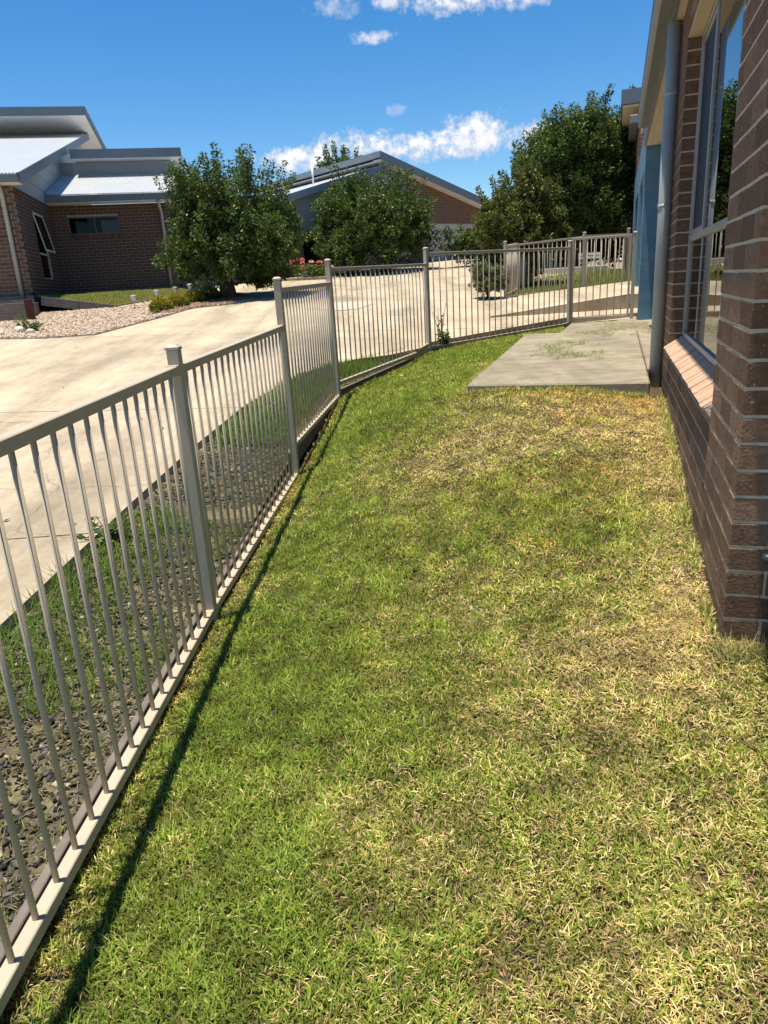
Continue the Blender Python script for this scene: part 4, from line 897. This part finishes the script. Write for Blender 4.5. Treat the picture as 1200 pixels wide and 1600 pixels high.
GRN = ((.042, .080, .018), (.135, .190, .048)); GRB = ((.055, .080, .018), (.175, .195, .052))
tree('ornamental_tree', 'bushy dark green tree beside the left house with spiky top shoots', (-3.5, 18.5, 1.43), (-3.3, 18.6, 2.85), (2.05, 1.8, 1.75), 22, 2100, .082, *GRN, 21, trunk_r=.13, shoots=80, trunk_h=.75, lobe_r=.43, lowcut=1.45, per=58, stems=3)
tree('ornamental_tree', 'rounded green tree standing in front of the gabled house', (.55, 24.6, 1.93), (.1, 24.8, 3.2), (2.4, 2.1, 2.0), 24, 2100, .088, *GRN, 22, trunk_r=.12, shoots=34, trunk_h=.7, lowcut=1.98, per=56, stems=2)
tree('ornamental_tree', 'green tree with loose arching shoots right of the garage door', (3.2, 17.2, 1.3), (3.5, 17.3, 2.5), (1.2, 1.2, 1.35), 17, 1150, .078, *GRB, 23, trunk_r=.10, shoots=40, trunk_h=.5, lowcut=1.32, per=54, stems=2)
tree('large_tree', 'tall dense dark tree rising behind the gate and blue portico', (6.3, 22.6, 1.7), (6.4, 22.8, 4.15), (2.4, 2.3, 2.5), 32, 3400, .088, *GRN, 24, trunk_r=.22, shoots=8, trunk_h=1.6, lowcut=1.8, per=62)
tree('large_tree', 'distant tree crown peeping over the gabled house roof', (-1.3, 47, 2.3), (-1.3, 47, 7.6), (2.4, 2.2, 2.0), 12, 420, .17, *GRN, 25, trunk_r=.25, shoots=10, trunk_h=3.5, per=40)
tree('hedge_tree', 'dense dark shrub mass under the tall tree behind the far gate', (5.2, 24.2, 1.85), (6.0, 24.9, 2.5), (4.6, .9, 1.3), 26, 1300, .12, *GRN, 26, trunk_r=.1, trunk_h=.4, per=42, lowcut=1.85)
tree('soft_shrub', 'soft grey-green rounded shrub behind the fence left of the far fence', (2.36, 15.0, 1.12), (2.36, 15.0, 1.48), (.52, .48, .46), 8, 420, .035, (.11, .13, .045), (.22, .24, .09), 27, trunk_r=.03, trunk_h=.12, per=60, cat='shrub', lowcut=1.14)
def dome(label, x, y, r, seed, A, B, name='garden_shrub', group='yellow-tipped shrubs'):
    z = drive_z(y) + .03; t = thing(name, (x, y, z), label, 'shrub', group); g = np.random.default_rng(seed); n = 2200
    d = g.normal(size=(n, 3)); d[:, 2] = np.abs(d[:, 2]); d /= np.linalg.norm(d, axis=1)[:, None]; rr_ = g.uniform(.55, 1.02, n) ** .6
    P = np.array([x, y, z]) + d * rr_[:, None] * np.array([r, r, r * 1.05]); k = np.clip(d[:, 2:3] * .8 + g.normal(size=(n, 1)) * .25, 0, 1) * (g.random((n, 1)) ** .5)
    leaf_cloud(P, d + g.normal(size=(n, 3)) * .5, g.uniform(.03, .055, n), g.uniform(.018, .03, n), np.array([A]) * (1 - k) + np.array([B]) * k, 'foliage', 'leaf', t, droop=-.3)
    mb = MB()
    for i in range(9):
        a = i * .7; mb.tube([(x, y, z - .05), (x + math.cos(a) * r * .5, y + math.sin(a) * r * .5, z + r * .6)], [.012, .005], 5)
    mb.build('stems', 'bark', t); return t
YA, YB = (.08, .12, .02), (.66, .50, .06)
for q, (x, y, r, lb) in enumerate(((-4.62, 16.35, .25, 'yellow-tipped dome shrub nearest the gravel, first of the row'), (-4.42, 17.0, .26, 'yellow-tipped dome shrub, second from the gravel'), (-4.2, 17.75, .26, 'yellow-green dome shrub, third from the gravel'), (-3.98, 18.35, .29, 'green dome shrub closest to the tree trunk, last of the row'))):
    dome(lb, x, y, r, 40 + q, YA, YB if q < 3 else (.36, .38, .07))
# roses
def roses(label, x0, y0, wid, nb_, seed):
    z = drive_z(y0) + .0; t = thing('rose_bush', (x0, y0, z), label, 'shrub', 'pink rose bushes in the far bed'); g = np.random.default_rng(seed); n = 1500
    P = np.c_[x0 + g.normal(0, wid * .45, n), y0 + g.normal(0, .2, n), z + g.random(n) ** .8 * .42]
    k = g.random((n, 1)); leaf_cloud(P, g.normal(size=(n, 3)), g.uniform(.05, .09, n), g.uniform(.03, .05, n), np.array([[.04, .08, .02]]) * (1 - k) + k * np.array([[.16, .2, .05]]), 'foliage', 'leaf', t)
    for i in range(nb_):
        c_ = np.array([x0 + g.normal(0, wid * .42), y0 - .15 + g.normal(0, .12), z + g.uniform(.25, .55)]); m_ = 34; d = g.normal(size=(m_, 3)); d /= np.linalg.norm(d, axis=1)[:, None]; d[:, 2] = np.abs(d[:, 2])
        cl = np.array([(.75, .10, .14), (.80, .28, .30), (.85, .55, .50)][g.integers(0, 3)]); leaf_cloud(c_ + d * .03, d, g.uniform(.05, .08, m_), g.uniform(.045, .07, m_), cl * g.uniform(.8, 1.1, (m_, 1)), 'flower', 'flower', t, droop=-.1)
    return t
roses('wide clump of pink and red roses left of the small ornament', -2.65, 24.0, 1.0, 17, 61)
roses('smaller clump of pink roses just left of the fence post', -1.65, 23.55, .55, 9, 62)
roses('low spread of red roses under the tree, far left of the bed', -3.7, 24.15, .6, 8, 63)
st = thing('garden_ornament', (-2.02, 23.45, 1.83), 'small grey bird-like garden ornament between the rose clumps', 'ornament')
MB().tube([(-2.05, 23.45, 1.8), (-2.05, 23.45, 1.9), (-2.0, 23.45, 2.0), (-1.97, 23.45, 2.1)], [.05, .1, .09, .05], 10).build('body', 'statue_grey', st, smooth=True)
MB().tube([(-1.98, 23.45, 2.09), (-1.95, 23.45, 2.15), (-1.92, 23.45, 2.19)], [.04, .055, .03], 10).build('head', 'statue_grey', st, smooth=True)
# kerb along the rose bed
kb = MB(); kb.prism([(-4.6, 23.7, 1.84), (-1.2, 23.05, 1.79), (-1.2, 23.17, 1.79), (-4.6, 23.82, 1.84)], (0, 0, .10)); struct(kb.build('kerb', 'concrete', bevel=.01), 'pale kerb along the rose bed')

# ------------------------------------------------------------------ left garden: gravel, edging, lawn, planter, lights
GP = [(-9.5, 13.4), (-6.6, 13.15), (-5.85, 12.9), (-4.9, 12.95), (-4.4, 14.7), (-4.0, 16.5), (-3.2, 17.0), (-2.75, 17.7), (-3.1, 18.8), (-4.6, 20.6), (-6.0, 17.75), (-7.7, 17.5), (-9.5, 17.5)]
mb = MB(); mb.prism([(x, y, drive_z(y) + .004) for x, y in GP], (0, 0, .025)); struct(mb.build('gravel_bed', 'gravel'), 'pale gravel bed in front of the left house')
def inside(x, y, poly):
    c_ = np.zeros(len(x), bool); j = len(poly) - 1
    for i in range(len(poly)):
        xi, yi = poly[i]; xj, yj = poly[j]; c_ ^= ((yi > y) != (yj > y)) & (x < (xj - xi) * (y - yi) / (yj - yi + 1e-12) + xi); j = i
    return c_
n = 26000; x = RNG.uniform(-9.5, -2.7, n); y = RNG.uniform(12.8, 20.6, n); k = inside(x, y, GP) & (x > -9); x, y = x[k], y[k]; n = len(x)
P = np.c_[x, y, -.1 + .0826 * y + .032]; g = RNG.random((n, 1)); C = (1 - g) * np.array([[.28, .21, .16]]) + g * np.array([[.80, .67, .55]])
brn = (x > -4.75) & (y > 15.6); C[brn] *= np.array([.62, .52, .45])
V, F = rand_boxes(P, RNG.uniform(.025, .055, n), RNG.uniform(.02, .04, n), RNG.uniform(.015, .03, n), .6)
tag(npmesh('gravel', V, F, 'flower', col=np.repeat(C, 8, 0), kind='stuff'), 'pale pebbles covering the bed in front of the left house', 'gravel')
# raised patch of grass behind sleepers
SLP = [(-7.65, 17.35, 1.73), (-6.05, 17.62, 1.44), (-4.75, 20.9, 1.67)]
sg = MB(); pts = [(-7.65, 17.37, 1.71), (-6.06, 17.64, 1.42), (-4.78, 20.9, 1.65), tuple(H(3.2, 3.3, .0)), tuple(H(.05, 3.3, .0)), tuple(H(.05, .05, -.03))]
cpt = np.mean(np.array(pts), 0); sg.add(pts + [tuple(cpt)], [(i, (i + 1) % 6, 6) for i in range(6)]); struct(sg.build('garden_lawn', 'soil', recalc=False), 'small raised lawn beside the left house')
tri = [(np.array(pts[i]), np.array(pts[(i + 1) % 6]), cpt) for i in range(6)]; PP = []
for a_, b_, c_ in tri:
    ar = np.linalg.norm(np.cross(b_ - a_, c_ - a_)) / 2; m_ = int(ar * 2600); r1 = np.sqrt(RNG.random((m_, 1))); r2 = RNG.random((m_, 1)); PP.append(a_ * (1 - r1) + b_ * r1 * (1 - r2) + c_ * r1 * r2)
PP = np.concatenate(PP); n = len(PP); g = RNG.random((n, 1)); C = (1 - g) * np.array([[.09, .15, .03]]) + g * np.array([[.34, .32, .13]])
blades(PP, RNG.uniform(.04, .07, n), RNG.uniform(.008, .014, n), RNG.uniform(.2, 1.2, n), C, 'garden_grass', 'short grass on the raised garden patch by the left house', 'grass')
sp = MB(); sp.abox(.02, 3.4, 3.32, 3.98, -.3, -.01, H); struct(sp.build('side_path', 'concrete'), 'pale concrete strip along the left house wall')
t = thing('garden_sleepers', SLP[0], 'weathered timber sleepers edging the raised grass by the left house', 'edging')
for i in range(2):
    a_, b_ = Vector(SLP[i]), Vector(SLP[i + 1]); ln_ = (b_ - a_).length; m_ = 2
    for k in range(m_):
        p, q = a_.lerp(b_, k / m_), a_.lerp(b_, (k + 1) / m_); d = (q - p).normalized() * .004; MB().bar(p + d - Vector((0, 0, .1)), q - d - Vector((0, 0, .1)), .075, .2).build('sleeper', 'sleeper', t, bevel=.006)
# planter of sleepers at the left edge
pl = thing('planter_box', (-7.3, 15.9, 1.2), 'dark timber sleeper planter with a rust red corner post at the left edge', 'planter')
for k in range(2):
    z = 1.30 + k * .205; MB().bar((-10.5, 15.75, z), (-7.36, 15.9, z), .075, .20).build('sleeper', 'sleeper', pl, bevel=.006); MB().bar((-7.40, 15.98, z), (-7.75, 17.3, z + .0), .075, .20).build('sleeper', 'sleeper', pl, bevel=.006)
MB().bar((-10.5, 17.2, 1.58), (-7.8, 17.32, 1.58), .075, .22).build('sleeper', 'sleeper', pl, bevel=.006)
MB().box((-7.28, 15.88, 1.4), (.14, .01, 0), (-.02, .14, 0), (0, 0, .54)).build('corner_post', 'rust_post', pl, bevel=.006)
mb = MB(); mb.prism([(-10.5, 15.8, 1.54), (-7.4, 15.95, 1.54), (-7.8, 17.28, 1.54), (-10.5, 17.15, 1.54)], (0, 0, .02)); mb.build('soil', 'gravel', pl)
# solar lights
for q, (x, y, z, lb) in enumerate(((-5.40, 16.98, 1.31, 'solar garden light nearest the corner of the sleepers'), (-5.15, 18.0, 1.40, 'solar garden light second along the sleepers'), (-4.88, 18.75, 1.46, 'solar garden light third along the sleepers'), (-4.72, 19.6, 1.53, 'solar garden light farthest along the sleepers'))):
    t = thing('garden_light', (x, y, z), lb, 'garden light', 'solar garden lights along the sleepers')
    MB().tube([(x, y, z - .05), (x, y, z + .2)], .012, 6).build('stake', 'lamp_grey', t); MB().tube([(x, y, z + .2), (x, y, z + .28)], [.04, .06], 10).build('lens', 'frame_white', t); MB().tube([(x, y, z + .281), (x, y, z + .30), (x, y, z + .33)], [.085, .085, .03], 12).build('hood', 'lamp_grey', t, smooth=False)
# rocks and weeds at the left edge
for q, (x, y, s_, lb) in enumerate(((-6.55, 13.75, .12, 'larger pale rock at the gravel edge, far left'), (-6.25, 13.5, .08, 'small pale rock at the gravel edge, far left'), (-6.85, 13.55, .10, 'rounded pale rock at the very left of the gravel edge'))):
    bm = bmesh.new(); bmesh.ops.create_icosphere(bm, subdivisions=2, radius=s_)
    for v in bm.verts: v.co *= 1 + .18 * (float(vnoise(v.co.x * 9 + q, v.co.y * 9 + v.co.z * 7, 1)) - .5) * 2; v.co.z *= .7
    me = bpy.data.meshes.new('rock'); bm.to_mesh(me); bm.free(); me.materials.append(MATS['rock_pale']); o = link(bpy.data.objects.new('rock', me)); o.location = (x, y, drive_z(y) + .06); tag(o, lb, 'rock', 'rocks at the gravel edge')
def weed(label, x, y, z, h, nst, spread, seed, leafs=26, lsize=.05, A=(.05, .10, .025), B=(.16, .22, .06), group='weeds'):
    t = thing('weed', (x, y, z), label, 'weed', group); rr = random.Random(seed); g = np.random.default_rng(seed); mb = MB(); P = []; D = []
    for i in range(nst):
        a = rr.uniform(0, 6.283); s_ = rr.uniform(.2, 1) * spread; hh = h * rr.uniform(.55, 1); p0 = Vector((x + rr.uniform(-.03, .03), y + rr.uniform(-.03, .03), z - .03)); p1 = p0 + Vector((math.cos(a) * s_ * .4, math.sin(a) * s_ * .4, hh * .6)); p2 = p0 + Vector((math.cos(a) * s_, math.sin(a) * s_, hh))
        mb.tube([p0, p1, p2], [.005, .004, .002], 5)
        for k in range(leafs):
            f = rr.random() ** 1.3; q = p0.lerp(p1, f * 2) if f < .5 else p1.lerp(p2, f * 2 - 1); P.append(q); D.append((rr.uniform(-1, 1), rr.uniform(-1, 1), rr.uniform(-.1, .8)))
    P = np.array([tuple(p) for p in P]); D = np.array(D); n = len(P); k = g.random((n, 1)); L = lsize * g.uniform(.5, 1.3, n) * np.clip(1.35 - (P[:, 2] - z) / h, .35, 1.3)
    leaf_cloud(P, D, L, L * .45, np.array([A]) * (1 - k) + np.array([B]) * k, 'foliage', 'leaf', t); mb.build('stems', 'bark', t); return t
weed('tall thin weed leaning on the fence post by the slab', .93, 10.12, .66, .62, 5, .16, 81, 22, .055)
weed('short leafy weed at the foot of the fence post by the slab', .98, 10.18, .67, .26, 6, .10, 82, 26, .06)
weed('low green weed between the rocks at the far left', -6.3, 13.75, 1.06, .28, 8, .25, 83, 30, .07)
weed('leafy weed beside the planter at the far left', -6.75, 14.3, 1.1, .40, 6, .2, 84, 26, .06)
weed('dark green weed at the edge of the concrete behind the near fence', -1.60, 3.95, .17, .20, 12, .16, 85, 16, .06)
weed('low weed at the corner of the gravel by the yellow shrubs', -4.55, 15.75, 1.22, .12, 10, .22, 86, 22, .06)
# tufts of grass at the foot of the near brick corner
m_ = 900; sx = RNG.normal(-.02, .18, m_); ox = np.abs(RNG.normal(0, .07, m_)) ; X = 1.127 + RNG.uniform(-.05, .3, m_); Y = 2.12 - np.abs(RNG.normal(0, .05, m_)) - .30 * (X - 1.127); g = RNG.random((m_, 1))
blades(np.c_[X, Y, lawn_z(X, Y)], RNG.uniform(.03, .09, m_), RNG.uniform(.002, .004, m_), RNG.uniform(.1, 1.1, m_), (1 - g) * np.array([[.12, .16, .04]]) + g * np.array([[.5, .44, .22]]), 'corner_grass', 'longer straggly grass at the foot of the near brick corner', 'grass')

# ------------------------------------------------------------------ far fence, gate, bench
ff = thing('fence', (2.71, 14.95, 1.13), 'second cream fence behind the gate, in front of the tall tree', 'fence')
post(ff, 2.71, 14.95, .8, 2.19, .2); post(ff, 4.38, 15.3, .9, 2.29, .2); panel(ff, (2.71, 14.95), (4.38, 15.3), (1.15, 2.135), (1.20, 2.235), .10)
post(ff, 3.45, 16.9, 1.0, 2.33, 1.2); post(ff, 4.2, 18.8, 1.2, 2.5, 1.2); panel(ff, (2.71, 14.95), (3.45, 16.9), (1.16, 2.135), (1.30, 2.27), .085); panel(ff, (3.45, 16.9), (4.2, 18.8), (1.32, 2.27), (1.46, 2.42), .085)
fg = thing('gate', (4.42, 15.3, 1.2), 'far cream gate with brown latch beside the blue columns', 'gate')
a_, b_ = Vector((4.43, 15.31, 0)), Vector((5.24, 15.42, 0))
for p in (a_, b_): MB().bar(p + zt * 1.24, p + zt * 2.25, .035, .035, upv=(1, 0, 0)).build('stile', 'cream_paint', fg)
for nm, z in (('bottom_rail', 1.26), ('top_rail', 2.235)): MB().bar(a_ + zt * z, b_ + zt * z, .034, .034).build(nm, 'cream_paint', fg)
for i in range(1, 8): c_ = a_.lerp(b_, i / 8); baluster(fg, (c_.x, c_.y, 1.27), .96)
MB().bar((5.262, 15.40, 1.85), (5.262, 15.40, 2.15), .04, .04, upv=(1, 0, 0)).build('latch', 'hinge_brown', fg)
gp2 = thing('gate_post', (5.32, 15.43, 1.2), 'cream post of the far gate next to the blue wall', 'post'); post(gp2, 5.32, 15.43, 1.0, 2.32, 0)
fl = MB(); fp = [(2.8, 15.0, 1.15), (4.4, 15.33, 1.2), (5.4, 15.55, 1.25), (6.5, 17.9, 1.38), (6.6, 22, 1.6), (5.0, 21.9, 1.58), (4.25, 18.8, 1.42)]
fl.prism(fp, (0, 0, .02)); struct(fl.build('far_lawn', 'soil'), 'shaded strip of lawn behind the far fence')
n = 16000; x = RNG.uniform(2.8, 6.6, n); y = RNG.uniform(15, 22, n); k = inside(x, y, [p[:2] for p in fp]); x, y = x[k], y[k]; n = len(x); g = RNG.random((n, 1))
blades(np.c_[x, y, np.interp(y, [15, 18.8, 22], [1.185, 1.42, 1.605]) + (x - 3.5) * .02], RNG.uniform(.05, .10, n), RNG.uniform(.010, .018, n), RNG.uniform(.2, 1.1, n), (1 - g) * np.array([[.06, .12, .025]]) + g * np.array([[.2, .25, .07]]), 'far_lawn_grass', 'green grass strip behind the far fence', 'grass')
lw = tag(MB().bar((4.6, 20.3, 1.58), (6.35, 19.95, 1.58), .12, .24).build('garden_wall', 'pale_wall', bevel=.01), 'low pale garden wall under the tall tree behind the gates', 'wall')
bc = thing('bench', (6.02, 20.5, 1.6), 'small white slatted bench under the tall tree behind the gates', 'bench')
for z in (1.93, 2.02): MB().bar((5.75, 20.62, z), (6.35, 20.5, z), .025, .07).build('back_slat', 'white_paint', bc)
for k in range(3): MB().bar((5.75, 20.2 + k * .1, 1.80), (6.35, 20.08 + k * .1, 1.80), .08, .025).build('seat_slat', 'white_paint', bc)
for x, y in ((5.78, 20.2), (6.3, 20.1), (5.78, 20.6), (6.3, 20.48)): MB().bar((x, y, 1.5), (x, y, 1.79 if y < 20.4 else 2.05), .04, .04, upv=(1, 0, 0)).build('leg', 'white_paint', bc)

# ------------------------------------------------------------------ dry leaves blown onto the driveway
for q, (x, y) in enumerate(((-2.0, 3.35), (-2.35, 4.2), (-2.6, 5.2), (-1.95, 5.0), (-2.2, 6.6), (-3.1, 6.2), (-2.9, 7.6), (-3.6, 8.3), (-2.1, 8.0), (-4.2, 7.2), (-1.85, 4.1), (-2.5, 9.6), (-3.4, 4.7), (-1.9, 6.2))):
    rr = random.Random(q); a = rr.uniform(0, 6.28); L = rr.uniform(.025, .05); d = Vector((math.cos(a), math.sin(a), 0)); n_ = Vector((-d.y, d.x, 0)); c_ = Vector((x, y, drive_z(y) + .004))
    pts = [c_, c_ + d * L * .45 + n_ * L * .26 + Vector((0, 0, .008)), c_ + d * L + Vector((0, 0, .012)), c_ + d * L * .45 - n_ * L * .26 + Vector((0, 0, .007))]
    o = MB().prism(pts, (0, 0, .0012)).build('fallen_leaf', 'bark'); tag(o, 'small dry brown leaf lying on the driveway beyond the near fence', 'leaf', 'fallen leaves on the driveway')
